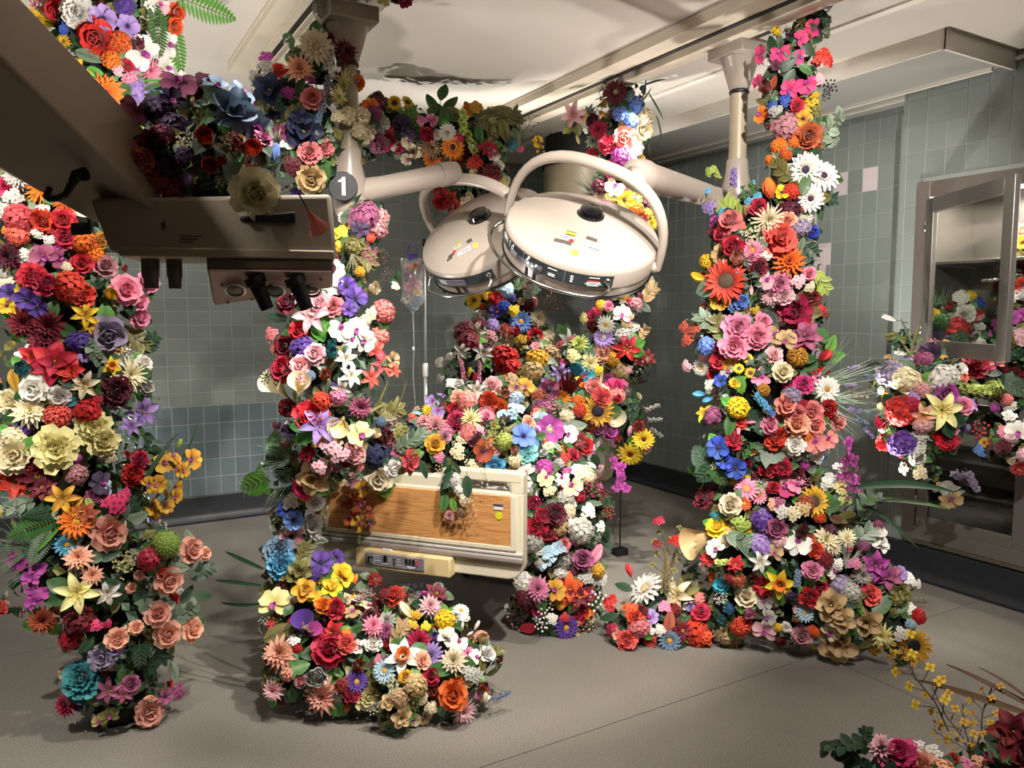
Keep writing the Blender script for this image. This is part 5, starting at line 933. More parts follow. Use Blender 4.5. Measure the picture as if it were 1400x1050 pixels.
CAT['F'] = """bs white 602 495 9;bs white 618 489 9;bs white 603 518 8;bs white 618 527 8;li silver 632 483 11;fx pink 633 510 20 95;fx pink 655 512 18 88;bu yellow 642 510 9 80;bu red 649 517 9 80;li silver 660 484 13;hy dark_red 640 466 15;hy crimson 690 492 20;hy red 700 505 14;ro light_pink 675 531 13;li white 651 534 12;hy salmon 638 549 14;ca peach 628 545 10;ca orange_red 667 548 12;ca orange 681 558 12;ro salmon 662 568 12;rn peach 692 541 9;ro pink 663 572 9;orc lilac 592 551 9;orc lilac 601 562 9;ch yellow 585 561 7;ro crimson 623 560 10;ca crimson 625 578 14;ch pale_yellow 643 576 15;da dusty_pink 595 585 19;da dusty_pink 581 580 12;ro gold 594 608 13;hy salmon 640 593 12;ca burgundy 648 600 10;bb lime 680 590 16;bb tan 668 602 14;hy lime 690 604 12;an rust 659 616 15 c:dark_purple;an orange 668 608 9;ro sky_blue 679 634 13;hl variegated_green 571 622 10 30;bs cream 627 618 13;bs cream 632 600 10;hy icy_blue 705 547 11;bs icy_blue 704 566 15;bs icy_blue 688 568 10;li black 667 580 8;li black 691 575 9;bs tan 700 520 12
hy gold 735 495 15;hy tan 752 486 14;hy tan 728 508 14;orc gold 718 530 12;orc tan 705 533 10;li lilac 764 512 13;he dark_red 780 525 20 80;ca red 770 527 8;orc lilac 748 524 8;an mauve 750 534 14;ge orange 769 544 11;mg orange 790 552 12;mg orange_red 790 564 10;su gold 817 562 20 c:dark_purple;ca rust 806 580 10;rn cyan 788 504 12;orc cyan 800 512 12;ch lime 792 473 12;bs pale_yellow 784 487 11;ch pale_yellow 805 497 12;bs yellow 815 505 9;st pale_yellow 823 508 26 92;ca hot_pink 843 533 15;hy salmon 843 542 11;ca coral 820 545 12;ca salmon 811 531 10;orc mauve 828 516 10;an mauve 838 518 10;hy tan 850 508 12;orc pale_yellow 841 503 9
an blue 715 597 16;orc blue 722 607 13;an magenta 752 588 18 c:cream;an icy_blue 740 580 14;ca aqua 720 620 14;hy slate_blue 744 622 12;mg gold 768 618 10;po dark_red 790 602 12;ro crimson 798 609 11;orc white 810 605 13;orc white 777 594 11;orc white 806 618 11;ro magenta 831 586 12;ro mauve 818 584 10;pr orange_red 761 641 18;an yellow 744 645 10;orc pale_yellow 748 652 10;hy mauve 742 560 13;hy rust 735 545 12;bs coral 738 568 11;bb dusty_pink 755 558 12;ca peach 722 578 9;lf grey_green 783 584 20 10;bs pale_yellow 823 535 10;hy cream 775 570 10;orc cream 700 640 9;hy cream 705 628 10;bs tan 690 645 10;hy pink 612 590 10;ca dusty_pink 606 600 9;bs light_pink 655 590 9;ge peach 723 632 10;rn peach 705 615 8;bs silver 570 605 9;ls grey_green 575 600 16 60;bs pink 600 625 9;lf dark_green 605 630 12 -80;hl green 612 640 9 -30;bs cream 645 635 11;bs lime 625 640 9;bs white 665 645 9;eu slate_blue 560 590 14 30;lf dark_green 815 632 14 -60;gr dark_green 800 650 20 -60;iv dark_green 860 545 18 80;hl dark_green 866 562 14 60;lf dark_green 850 575 14 60;lf dark_green 870 585 12 -60;bu light_pink 861 590 9 80;ge yellow 862 617 17 c:burgundy;ge yellow 878 600 13 c:burgundy;ca dark_red 873 585 8;orc magenta 838 632 8;orc magenta 849 641 9;orc magenta 848 655 9;orc magenta 843 664 8;orc magenta 856 666 7;ft mauve 835 610 22 -50;cl cream 838 565 14 270;lv silver 890 558 14 20;lv silver 893 574 14 0;lv silver 895 590 14 -30;orc light_pink 820 640 6;hl green 825 615 8 -30
ls dark_green 618 650 20 -90;lf dark_green 610 665 15 -110;lf dark_green 640 665 15 -80;lf green 609 687 13 -95;lf bright_green 620 690 10 -70;bs white 625 655 10;bs white 630 670 10;bs cream 635 683 9;ca dusty_pink 615 705 6;bs brown 632 700 8;ft tan 645 690 18 -60;ft cream 665 650 14 -80"""
CAT['M'] = """an yellow 650 410 11;ro orange 675 391 8;mg yellow 662 398 9;da gold 668 405 8;hy icy_blue 692 397 12;fe green 713 384 16 60;fe grey_green 705 380 12 110;ca crimson 680 410 10;orc purple 679 426 9;hy royal_blue 690 420 9;bs yellow 701 425 10;hy burgundy 719 420 11;rn cream 711 411 7;ge blue 712 440 15;da cream 734 438 12;hy silver 659 433 11;mg orange_red 661 420 6;hy lilac 673 446 10;hy burgundy 639 456 17;li silver 650 456 15;orc white 636 458 9;hy cream 695 468 13;ro crimson 730 460 11;hy cream 746 465 14;ca salmon 690 450 9;bs gold 715 465 11;st sage 758 458 20 75;bs dusty_pink 670 462 10;bs light_pink 684 480 10;hy gold 745 480 12;hy burgundy 668 480 14;ca red 707 452 8;li white 774 465 14;bt orange 745 412 18 45;bt orange 755 418 20 20;bs burgundy 612 393 10;bs burgundy 640 390 12;ft tan 625 400 18 160;hy dark_red 655 445 9;bs purple 700 408 7;be mauve 720 395 9;ls grey_green 725 400 14 50;ca crimson 645 474 9;orc tan 708 478 8;orc lilac 762 505 9"""
CAT['E'] = """ge burgundy 843 127 15 c:tan;hy blue 848 156 10;hy blue 867 146 11;hy blue 861 165 10;bs slate_blue 860 132 9;hy cream 878 162 12;ro cream 877 178 13;li light_pink 785 157 16;orc pale_yellow 797 160 9;da crimson 819 177 14;tu gold 826 143 8;tu gold 824 156 8;ro salmon 853 187 14;ca red 831 200 11;hy white 866 198 12;bs white 858 213 10;hy magenta 848 214 13;hy lilac 862 215 8;ca hot_pink 838 230 12;ro crimson 811 211 8;sc sage 814 196 11;sc sage 820 222 10;st dark_green 884 118 20 75;st dark_green 895 108 20 30;st dark_green 898 145 20 -70;st dark_green 905 180 22 -70;st dark_green 886 198 16 -85;st dark_green 828 132 16 200;st dark_green 880 135 18 50;bs white 803 172 11;ls grey_green 807 160 16 110;bu lime 776 178 8 210;bu pale_yellow 790 190 7 -80;hy burgundy 822 256 12;orc cream 840 256 12;ro pale_yellow 822 268 9;ro pale_yellow 838 266 9;an yellow 852 272 12;an yellow 832 280 9;orc yellow 868 270 10;orc yellow 860 285 10;mg orange 870 286 10;ca rust 876 298 9;ch yellow 888 304 10;bs gold 884 292 9;gr grey_green 800 258 24 160;gr grey_green 795 270 20 180;ca burgundy 812 165 8;bs purple 850 228 8;eu sage 880 250 14 60
bl blue 808 406 6;mg yellow 822 418 8;ca crimson 834 404 8;ca hot_pink 808 432 8;ca pink 833 420 7;ca dark_red 814 445 10;ge white 829 443 12;orc white 850 430 12;orc tan 857 437 10;ge lilac 828 462 13 c:white;hy silver 853 458 12;li red 856 475 17;po dark_red 883 490 11;ls tan 880 455 12 70;hy dusty_pink 868 414 9;mg yellow 853 403 8;ls tan 884 400 16 60;orc cream 884 385 9;lf sage 882 420 12 -40;ca red 820 405 7;hy hot_pink 817 425 7;bs pale_yellow 800 435 9;ca peach 827 482 14;mg gold 838 490 11;lf cream 842 500 10 60;ft silver 870 500 14 60;hy gold 825 497 10;bs silver 865 450 9;orc crimson 873 488 9;bs crimson 860 412 6;hy silver 812 455 9;lv slate_blue 806 470 14 80"""
CAT['D'] = """hy burgundy 517 143 14;hy mauve 512 155 10;su yellow 539 143 10 c:dark_purple;su yellow 557 140 9 c:dark_purple;su yellow 556 158 5 c:dark_purple;hl bright_green 565 165 17 -60;orc orange 505 148 11;hy cream 494 160 12;mg gold 520 160 7;hy dark_purple 551 172 14;hy dark_purple 562 180 9;bs pink 576 165 8;orc pink 589 165 8;lf green 606 125 16 75;lf green 590 140 17 110;lf green 616 142 16 55;lf green 600 150 14 95;lf green 612 158 14 -50;lf olive 622 155 14 -40;lf green 608 168 16 -85;ge white 612 181 11;ge white 600 184 7;ca crimson 584 184 10;ca crimson 532 188 9;hy mauve 515 196 12;hy hot_pink 524 200 8;bs white 520 176 9;pe cream 496 180 14;hy cream 487 205 9;bs gold 493 216 8;orc cream 560 190 10;orc cream 566 206 10;orc cream 557 217 9;ch tan 588 198 15;ge orange 594 213 14 c:dark_purple;ge orange 619 200 15 c:dark_purple;ge orange 626 221 10 c:dark_purple;sp lime 632 172 20 100;sp lime 644 190 18 -70;bs gold 650 151 11;an orange 642 153 9;lf olive 665 158 16 20;lf olive 685 150 16 10;lf olive 700 165 16 -20;lf olive 690 180 16 -80;lf olive 675 185 16 -85;lf grey_green 705 190 15 -70;lf green 655 185 14 -90;st olive 712 175 20 -80;ls olive 670 170 20 -30;ls olive 695 160 18 20;bl teal 698 196 9;bs hot_pink 711 203 6;po red 668 205 13;bs red 650 222 12;hy dark_red 672 238 14;hy burgundy 655 238 10;bs lilac 661 247 9;orc white 675 213 8;bs pale_yellow 684 250 11;bs pale_yellow 683 262 8;bs pale_yellow 652 235 10;bs yellow 642 245 8;ft yellow 738 200 20 -80;orc yellow 735 194 8;li red 603 258 15;li red 615 272 12;li red 625 285 12;ca crimson 605 275 10;gr grey_green 585 288 22 210;gr grey_green 578 280 18 160;bs cream 640 272 12;bs cream 632 285 9;bs slate_blue 612 310 7;bt brown 722 170 20 60;hy silver 525 168 9;lf dark_green 538 185 12 -20;lf dark_green 530 205 10 -60;bs white 538 200 8;be white 545 213 6;bs pale_yellow 520 160 9;ca hot_pink 545 202 7;ca dark_red 640 205 10"""
CAT['C'] = """orc hot_pink 1112 38 11;orc hot_pink 1067 73 12;orc hot_pink 1094 53 9;orc hot_pink 1041 75 11;orc hot_pink 1093 78 9;lf dark_green 1056 62 15 100;lf dark_green 1080 82 16 60;lf dark_green 1060 98 14 20;lf dark_green 1102 68 14 -50;lf dark_green 1112 53 12 10;lf dark_green 1078 108 14 240;lf green 1100 97 12 -40;bs red 1124 80 15;bs crimson 1132 85 9;bs crimson 1115 88 8;be black 1133 118 11;be black 1128 130 8;orc hot_pink 1080 122 12;orc hot_pink 1100 115 12;orc hot_pink 1037 112 9;rn rust 1050 120 12;bs white 1072 95 8;bs white 1052 85 8;bs royal_blue 1073 139 9;bs royal_blue 1058 145 8;ca red 1088 145 9;bs yellow 1108 143 12;bs yellow 1112 130 8;an gold 1098 163 11;orc orange 1043 156 10;bs silver 1062 152 10;lf olive 1041 139 10 150;lf rust 1058 112 10 60;hy dusty_pink 1075 172 18;pe rust 1104 186 17;ca rust 1109 200 11;mg orange 1066 202 11;mg orange 1085 197 8;mg orange 1054 219 7;mg orange 1075 213 8;eu sage 1138 172 26 60;eu sage 1128 195 20 50;ls olive 1115 150 16 110;ge white 1097 231 21 c:dark_purple;ge white 1122 243 19 c:dark_purple;ge white 1107 271 17 c:dark_purple;ge white 1098 293 12 c:pale_yellow;lf green 1100 252 16 75;fe green 1120 285 18 -70;ls dark_green 1128 272 18 10;ls olive 1070 232 20 130;tu orange 1051 260 18 95;an yellow 1067 265 10;hy red 1082 262 11;hy burgundy 1079 286 15;ca orange_red 1093 282 6;sp lilac 1003 246 16 85;bs lime 972 235 9;sp lime 980 238 12 120;bs sky_blue 953 266 6;bs sky_blue 968 262 6;bs sky_blue 1027 277 8;bs sky_blue 1036 271 7;bs sky_blue 1029 250 5;bs lilac 970 284 11;bs sky_blue 988 291 8;ca magenta 979 303 8;ca red 1037 284 11;ls lime 1005 288 24 145;ro salmon 1000 306 16;ch cream 1049 299 19;ro peach 1077 307 13;pe coral 1063 328 25;bb cream 1027 321 15;ro crimson 989 321 12;ro crimson 1004 337 14;ge pink 1028 341 13;ca pink 1026 354 10;an tan 987 347 13;hy greyish_lilac 1095 312 12;ca royal_blue 1110 318 9;da orange 1078 360 22;rn peach 1010 357 13;mg yellow 966 357 10;tu yellow 956 380 13 150;su red 993 384 26 c:brown;an gold 985 412 13;tu yellow 992 405 9 60;bs blue 1001 418 10;ca blue 1014 410 10;ro pink 1014 424 8;bs icy_blue 968 408 10;iv dark_green 1025 380 16 -80;orc light_pink 1046 383 12;ca pink 1066 388 14;da light_pink 1055 403 14;ca light_pink 1072 402 12;bu light_pink 1027 396 8 270;bs light_pink 1090 385 11;ro pink 1105 375 9;bs cream 1106 392 9;pe crimson 1089 426 19;ca dark_red 1105 405 11;bs red 1122 426 9;ls lime 1120 385 20 -70;bs white 1046 350 9;ca dark_red 1036 366 12;bs dark_red 1115 410 10;ca burgundy 980 318 9;ls dark_green 1105 340 16 -40;bs cream 1060 347 8
bs rust 955 453 12;bs rust 940 465 10;bs rust 936 448 9;ls grey_green 972 445 24 150;ls olive 985 450 20 110;bb grey_green 962 438 16;pe pink 1008 450 18;pe pink 1004 473 18;pe pink 1034 461 17;pe pink 1041 443 13;hy blue 967 472 12;hy light_pink 965 486 10;ro red 986 492 12;ro red 978 510 11;ge white 958 503 11;bs light_pink 940 500 10;an royal_blue 988 521 9;orc silver 996 507 10;su yellow 1005 489 8 c:brown;su yellow 1022 491 7 c:brown;su yellow 1011 505 7 c:brown;su yellow 1026 511 7 c:brown;hl bright_green 1013 527 12 -80;ro yellow 1006 524 7;iv dark_green 1038 502 18 20;iv dark_green 1050 480 14 60;orc tan 1060 460 13;orc tan 1075 466 14;am mauve 1101 461 20;mg gold 1090 488 14;mg orange 1108 448 8;ca light_pink 1057 487 12;ro cream 1066 511 13;orc pink 1040 516 12;ge crimson 1079 523 12 c:dark_purple;ca hot_pink 1098 526 12;bs rust 1110 507 10;mg orange_red 1126 507 9;tu red 1124 486 14 40;lf bright_green 1137 470 16 65;lf bright_green 1140 488 18 25;ge white 1127 533 16;bs white 975 528 12;tu sky_blue 956 539 10 180;tu sky_blue 968 546 10 200;mg yellow 1011 555 15;mg gold 1043 533 9;sp sky_blue 1038 545 16 -50;sp blue 1048 556 14 -50;li yellow 964 566 12;hy mauve 978 570 13;lf green 1000 582 16 -100;hl dark_green 1033 566 14 10;ro salmon 1070 551 14;hy greyish_lilac 1082 541 13;ro salmon 1086 563 13;ro salmon 1109 562 14;ro peach 1090 581 16;ro salmon 1073 571 11;ro salmon 1113 582 13;ca crimson 1126 558 13;ro salmon 1143 576 12;ro pink 1050 581 12;bu pink 1010 587 9 270;bu pink 1026 578 8 0;ca red 1059 597 15;ca red 1004 602 12;pe white 1087 607 12;orc salmon 1113 604 14;orc salmon 1130 600 12;an royal_blue 983 614 15;an royal_blue 1003 638 14;an royal_blue 990 630 11;hl grey_green 1045 620 20 180;hl grey_green 1060 620 20 10;iv green 1016 612 16 60;hl dark_green 958 625 18 110;hl dark_green 968 645 18 -140;hl green 985 650 16 -60;lf green 950 645 14 160;ca crimson 1050 640 12;ca red 1069 638 12;ro burgundy 1083 645 12;orc cream 1077 623 10;bs white 1117 624 10;ca burgundy 1040 648 10;ca crimson 1020 630 7;hl dark_green 1038 587 10 -60;bs silver 1000 560 10;ca dark_red 1078 590 10;gr sage 1150 540 44 -15;gr sage 1148 565 40 -40;gr grey_green 1150 505 34 20;lv lilac 1165 503 13 10;lv slate_blue 1188 514 12 -5;lv lilac 1160 527 12 0;lv lilac 1166 560 13 -20;lv slate_blue 1177 575 13 -35;lv lilac 1186 590 12 -60;lv slate_blue 1180 562 10 -10
ge yellow 1010 654 13 c:brown;ge pink 1020 669 15;ge pink 1037 678 11;ch silver 1044 661 13;ro cream 1000 690 14;ca dark_red 963 681 14;orc hot_pink 1075 668 12;orc pink 1087 666 12;ro crimson 1058 668 8;su gold 1112 686 19 c:brown;mg orange_red 1119 707 9;hl green 1137 692 13 20;cl tan 960 738 24 245;ro yellow 983 723 14;hy teal 980 706 9;sp lilac 1045 712 18 85;hy purple 1042 712 15;hy lilac 1038 745 15;hy lilac 1052 732 10;ro mauve 1063 721 13;hy light_pink 1066 740 12;orc white 1090 742 17;orc white 981 750 12;sp lime 990 768 15 10;po red 1006 770 11;po red 970 763 10;orc gold 1050 745 11;orc tan 1060 756 11;li white 1036 766 13;bs white 964 775 10;ro cyan 987 802 10;rn sky_blue 997 832 10;rn teal 988 844 8;rn pink 1022 836 10;ro cream 1020 815 14;am red 1046 800 17;df yellow 1067 797 19;orc white 1064 817 11;orc silver 1047 824 10;bb white 987 820 9;hy rust 1008 792 11;mg orange_red 1012 855 14;po dark_red 1032 860 13;hy red 952 862 20;mg orange_red 938 852 12;bs orange_red 965 870 12;ca crimson 957 832 13;orc light_pink 1047 860 14;orc silver 1052 843 10;ch tan 1000 874 15;hy tan 992 868 12;ro dusty_pink 1097 867 13;mg yellow 1064 858 6;ls grey_green 1010 740 20 -30;st grey_green 1020 755 28 -40;bs lime 1012 715 14;gr lime 1014 710 18 80;bs white 1070 700 12;bs cream 1085 702 12;bs peach 1058 690 9;bs tan 1096 695 12;rn dark_red 1096 722 11;hy white 1135 655 9;bs white 1125 660 11;bs white 1145 640 10;orc magenta 1160 606 9;orc magenta 1158 627 10;orc magenta 1168 630 8;orc magenta 1154 650 9;orc magenta 1164 655 10;orc magenta 1170 668 9;ft mauve 1163 640 36 -88;bs pale_yellow 1148 668 12;bs lime 1152 685 10;lf olive 1155 706 16 20;lf olive 1158 722 14 -25;lf brown 1140 708 12 150;da cream 1127 738 19;da cream 1141 750 10;ca orange_red 1112 752 11;ca rust 1106 737 8;ch cream 1157 738 12;ma white 1196 732 15;ma white 1203 745 11;bl mauve 1200 718 8;bl mauve 1178 748 9;bl greyish_lilac 1197 664 6;bl greyish_lilac 1203 684 6;ls grey_green 1185 690 26 70;ls sage 1175 735 24 30;am magenta 1192 772 18;am mauve 1214 788 17;orc lilac 1228 785 9;bs white 1242 792 11;bs white 1252 798 8;gr silver 1165 760 20 60;ch silver 1178 786 13;bs pink 1167 770 10;hy greyish_lilac 1148 800 15;hy silver 1162 812 13;an red 1170 800 13;pe coral 1184 814 15;hy dark_red 1125 765 12;orc white 1137 778 12;bs white 1145 770 9;ca pink 1110 780 13;sp slate_blue 1090 792 14 85;ca crimson 1104 812 13;ca crimson 1122 802 8;ro crimson 1123 820 10;ge icy_blue 1098 837 12;li white 1111 828 12;ma tan 1137 828 20;ma tan 1150 845 16;ma tan 1145 876 24;ma tan 1191 850 19;orc cream 1136 862 12;ch pale_yellow 1207 868 16;hy olive 1225 818 13;ma olive 1228 808 12;lf green 1208 830 20 45;lf olive 1240 815 14 60;bs white 1243 833 11;bs white 1230 865 11;hy crimson 1256 842 10;su gold 1249 883 22 c:black;bs gold 1195 886 12;mg orange_red 1112 862 9;lf dark_green 1120 842 14 120;lf olive 1185 880 14 200;hy dark_purple 1080 812 11;bs burgundy 1240 825 8;bt tan 1250 822 18 0;st dark_green 1175 700 36 40;st dark_green 1240 655 80 12;st green 1240 680 60 -2;st dark_green 1225 715 45 -45;st dark_green 1155 680 30 60;orc white 1190 790 9;ca dusty_pink 1075 660 8;hy rust 1100 690 12;hy burgundy 1135 725 9;bs mauve 1065 688 10;hy crimson 1030 650 9;gr grey_green 1172 700 24 50;hy dark_red 1000 790 9"""
CAT['I'] = """ge white 882 805 23 c:tan;tu red 860 780 10 100;li cream 930 815 21 c:gold;bs pink 908 834 11;orc lilac 890 844 10;bs white 891 862 8;bs white 903 861 9;hy salmon 873 858 14;ca coral 857 872 13;orc peach 848 866 10;bs orange_red 835 826 13;bs orange_red 862 834 12;ca orange_red 868 845 11;bu pink 892 886 14 30;rn coral 892 888 11;ge slate_blue 915 878 14;lf rust 915 850 16 80;hy crimson 838 862 10;bs crimson 901 713 9;bs crimson 926 740 11;bs dark_red 899 745 9;ft olive 906 765 44 88;st olive 910 770 40 90;st olive 905 778 36 80;st brown 918 775 34 65;lf dark_green 852 802 14 150;po dark_red 930 862 14;ca red 958 838 12;lf dark_green 835 845 14 180;ls dark_green 940 790 18 50;iv dark_green 945 772 12 60;hy dark_red 920 835 10;lf dark_green 930 850 14 10;ca dark_red 875 838 9;lf dark_green 880 835 12 180"""
CAT['G'] = """hy white 713 664 17;hy white 716 690 15;orc white 720 648 12;orc white 705 680 9;ca crimson 730 687 10;ca crimson 742 704 10;orc cream 783 664 13;orc white 770 655 10;orc white 790 645 9;hy cream 800 650 13;be crimson 803 670 12;be crimson 824 677 9;be crimson 830 700 10;be crimson 812 655 9;bs white 804 700 12;bs white 780 690 12;hy silver 775 680 12;hy silver 795 725 17;pe crimson 735 720 16;pe dark_red 748 730 13;hy tan 765 720 12;ca burgundy 757 702 14;hy silver 731 741 14;bs white 718 762 12;eu icy_blue 755 752 18 30;eu icy_blue 748 765 15 210;hy silver 770 765 13;ro mauve 797 764 13;tu pink 813 760 18 60;ro peach 792 745 7;hy white 765 785 10;mg gold 815 778 10;da pink 735 806 18;hy white 717 797 14;orc gold 757 806 13;po orange_red 780 808 20;po dark_red 792 815 16;bs white 820 790 12;be white 812 818 14;be white 747 835 12;be white 742 852 11;bs white 755 845 9;ca hot_pink 738 834 8;be dusty_pink 708 845 13;ge purple 773 857 16;bs orange 803 836 10;ca crimson 790 838 13;lf crimson 721 873 14 180;eu tan 785 870 14 -100;be tan 800 875 12;hy burgundy 720 816 14;hy dark_red 722 828 12;ca salmon 770 745 9;bs cream 750 670 10;orc pale_yellow 745 655 11;bs silver 800 790 11;bs white 785 715 9;an mauve 790 735 9;bb silver 810 735 12;ls dark_green 825 740 14 -60;lf dark_green 830 730 12 -70;bs white 820 720 9;hy silver 740 770 9;hy magenta 745 640 12;hy cream 775 700 10;ls dark_green 745 880 16 -90;ls dark_green 760 870 14 -70;bu orange 766 815 7 60;bs light_pink 768 730 8"""
CAT['J'] = """bu white 1216 435 11 150;bu white 1232 482 10 180;st grey_green 1240 455 24 120;st olive 1248 462 28 85;st olive 1238 478 22 130;bu tan 1215 487 8 180;lf olive 1220 460 12 170;an dark_purple 1274 484 15;hy mauve 1262 490 11;be navy 1298 497 14;lf green 1293 482 10 60;hy greyish_lilac 1216 511 17;hy cream 1238 520 18;hy white 1290 517 18;hy white 1280 530 10;an white 1310 507 10;pe red 1336 502 18;ro red 1328 508 10;orc salmon 1362 497 9;li pink 1262 524 13;hy dusty_pink 1262 536 10;sp lime 1330 531 24 0;sp lime 1348 531 20 180;hy lime 1360 532 12;sp lime 1315 535 16 200;orc gold 1215 548 14;orc gold 1221 556 10;hy red 1233 562 20;hy red 1246 553 12;ca crimson 1210 574 12;li pale_yellow 1285 561 24;li peach 1262 567 14;ro magenta 1290 541 16;ro hot_pink 1300 545 9;ro pink 1315 556 13;ro pink 1298 582 12;ro light_pink 1304 568 9;ca crimson 1294 601 14;ca red 1285 592 11;hy purple 1233 606 17;ca red 1211 604 11;bs white 1258 592 12;hy light_pink 1262 580 12;bs white 1253 612 11;hy white 1255 628 11;gr green 1276 622 14 -90;gr green 1272 615 12 -60;bs cream 1260 645 11;bs white 1238 640 10;sp greyish_lilac 1312 652 20 -30;sp greyish_lilac 1328 655 18 -35;ls silver 1298 670 20 -40;orc tan 1300 682 14;bs tan 1282 665 10;bs white 1380 555 10;mg salmon 1376 546 9;be crimson 1343 588 13;bs blue 1341 616 10;an gold 1346 605 6;orc white 1391 592 14;bs white 1380 570 10;hy burgundy 1372 610 10;tu cream 1382 630 10 0;ca coral 1392 640 10;hl dark_green 1390 530 18 -40;ls dark_green 1365 520 16 -20;hy light_pink 1400 620 11;bs pink 1373 590 9;lf dark_green 1356 512 12 0;an blue 1356 510 6;gr sage 1215 560 26 190;ft brown 1180 537 20 180;lf green 1240 500 12 150;hy burgundy 1300 610 8;bs lilac 1250 545 9"""
CAT['N'] = """gr grey_green 1290 402 18 90;gr green 1283 408 12 60;an yellow 1277 433 10;rn crimson 1296 422 8;hy green 1288 440 11;bs white 1316 412 11;ca white 1319 430 12;orc white 1312 404 8;mg yellow 1326 405 9;bs royal_blue 1336 415 9;hy red 1306 447 15;hy crimson 1316 452 10;orc white 1331 449 13;tu yellow 1298 452 8 80;an dark_purple 1285 466 12;hl dark_green 1315 468 13 -60;lf dark_green 1278 455 12 30;bs white 1340 468 9;hy crimson 1336 432 8;hl dark_green 1380 356 18 60;hl dark_green 1378 372 14 200;ro peach 1398 320 12;an yellow 1398 332 8;ca crimson 1389 365 12;ca dark_red 1375 392 13;ca red 1396 392 11;bs white 1384 405 11;bs white 1376 375 9;orc magenta 1370 444 10;orc magenta 1384 436 10;orc magenta 1398 430 9;hl dark_green 1376 425 11 30;hy olive 1378 465 14;hy light_pink 1396 460 12;hy dark_green 1385 480 14;bs dark_red 1372 505 12;ca dark_red 1388 512 12;hy white 1398 400 10"""
CAT['K'] = """orc mauve 244 118 21;orc burgundy 276 120 19;orc slate_blue 295 122 16;orc mauve 191 150 19;hy dark_purple 216 150 17;orc dark_purple 236 138 15;hy dark_purple 240 172 18;ma slate_blue 318 152 26;orc slate_blue 345 175 20;orc slate_blue 330 128 16;bu tan 265 142 9 90;ca salmon 194 222 26;ca salmon 202 250 18;rn orange_red 283 193 16;rn orange_red 285 226 15;rn orange_red 335 207 16;rn orange_red 302 221 8;rn orange_red 313 236 9;bb cream 307 195 12;bb cream 254 196 13;bb cream 318 222 10;bb cream 302 246 10;ls olive 275 165 14 100;ro cream 346 265 31;tu lilac 255 250 15 90;pe mauve 308 280 21;bs mauve 252 275 11;ca burgundy 276 265 16;ca dark_red 215 200 17;po dark_red 235 255 18;an dark_purple 236 225 15;hy dark_purple 255 215 15;hl olive 262 235 14 60;tu blue 372 208 14 250;lf slate_blue 375 225 13 -60;hy mauve 222 188 15;ca dark_red 200 185 14;lf dark_green 285 253 12 10;hy rust 320 195 12;bs dusty_pink 225 168 12"""
CAT['L'] = """eu dark_green 1150 1020 30 170;eu dark_green 1165 1040 28 150;eu dark_green 1182 1012 20 100;pe hot_pink 1230 1035 24;da light_pink 1206 1024 20;bs white 1254 1025 13;bs white 1276 1030 13;pe peach 1265 1050 18;am dark_red 1388 1010 30;pe dark_red 1405 1035 28;lf dark_green 1362 1005 20 60;ft yellow 1260 940 60 122;ft gold 1300 990 50 118;ft gold 1343 985 46 92;ft yellow 1320 1000 36 110;ft gold 1230 905 30 135;ft gold 1300 1015 26 150;st brown 1365 940 66 140;st brown 1330 950 72 155;st brown 1385 935 40 125;rn pink 1356 1035 10;ca yellow 1372 1035 7;bs peach 1340 1045 12;ca crimson 1303 1036 7;hy peach 1290 1055 16;hy pink 1320 1055 16;hl dark_green 1345 1030 14 90"""

ORDER = ['K', 'L', 'B', 'H', 'A', 'G', 'C', 'I', 'F', 'E', 'M', 'D', 'J', 'N']
SPH = {}
for z_, (nm_, ch_) in ZONES.items():
    L_ = []
    for (x, y, d, r) in ch_:
        p = at(x, y, d); rr = r*d/FPX*.93
        if z_ in 'ACDEB' and p.z > ZC-rr*.7: p.z = ZC-rr*.7
        if p.z < rr*.45: p.z = rr*.45
        L_.append((p, rr))
    SPH[z_] = L_
def hit(z_, x, y):
    """where the line of sight through picture point (x, y) meets the arrangement's supporting mound"""
    rd = ray(x, y).normalized(); best = None; near = None
    for c, rr in SPH[z_]:
        oc = EYE-c; b = oc.dot(rd); q = oc.dot(oc)-rr*rr; D = b*b-q; tm = -b; pm = EYE+rd*tm; miss = (pm-c).length
        if D > 0:
            t = -b-math.sqrt(D)
            if best is None or t < best[0]: best = (t, c, rr)
        if near is None or miss/rr < near[0]: near = (miss/rr, tm, c, rr)
    if best:
        p = EYE+rd*best[0]; return p, (p-best[1]).normalized(), True
    p = EYE+rd*near[1]; o = p-near[2]; return p-rd*near[3]*.2, o.normalized(), False
HUE = {}
placed = []   # dicts for labelling
def size_word(r, ty): return ''
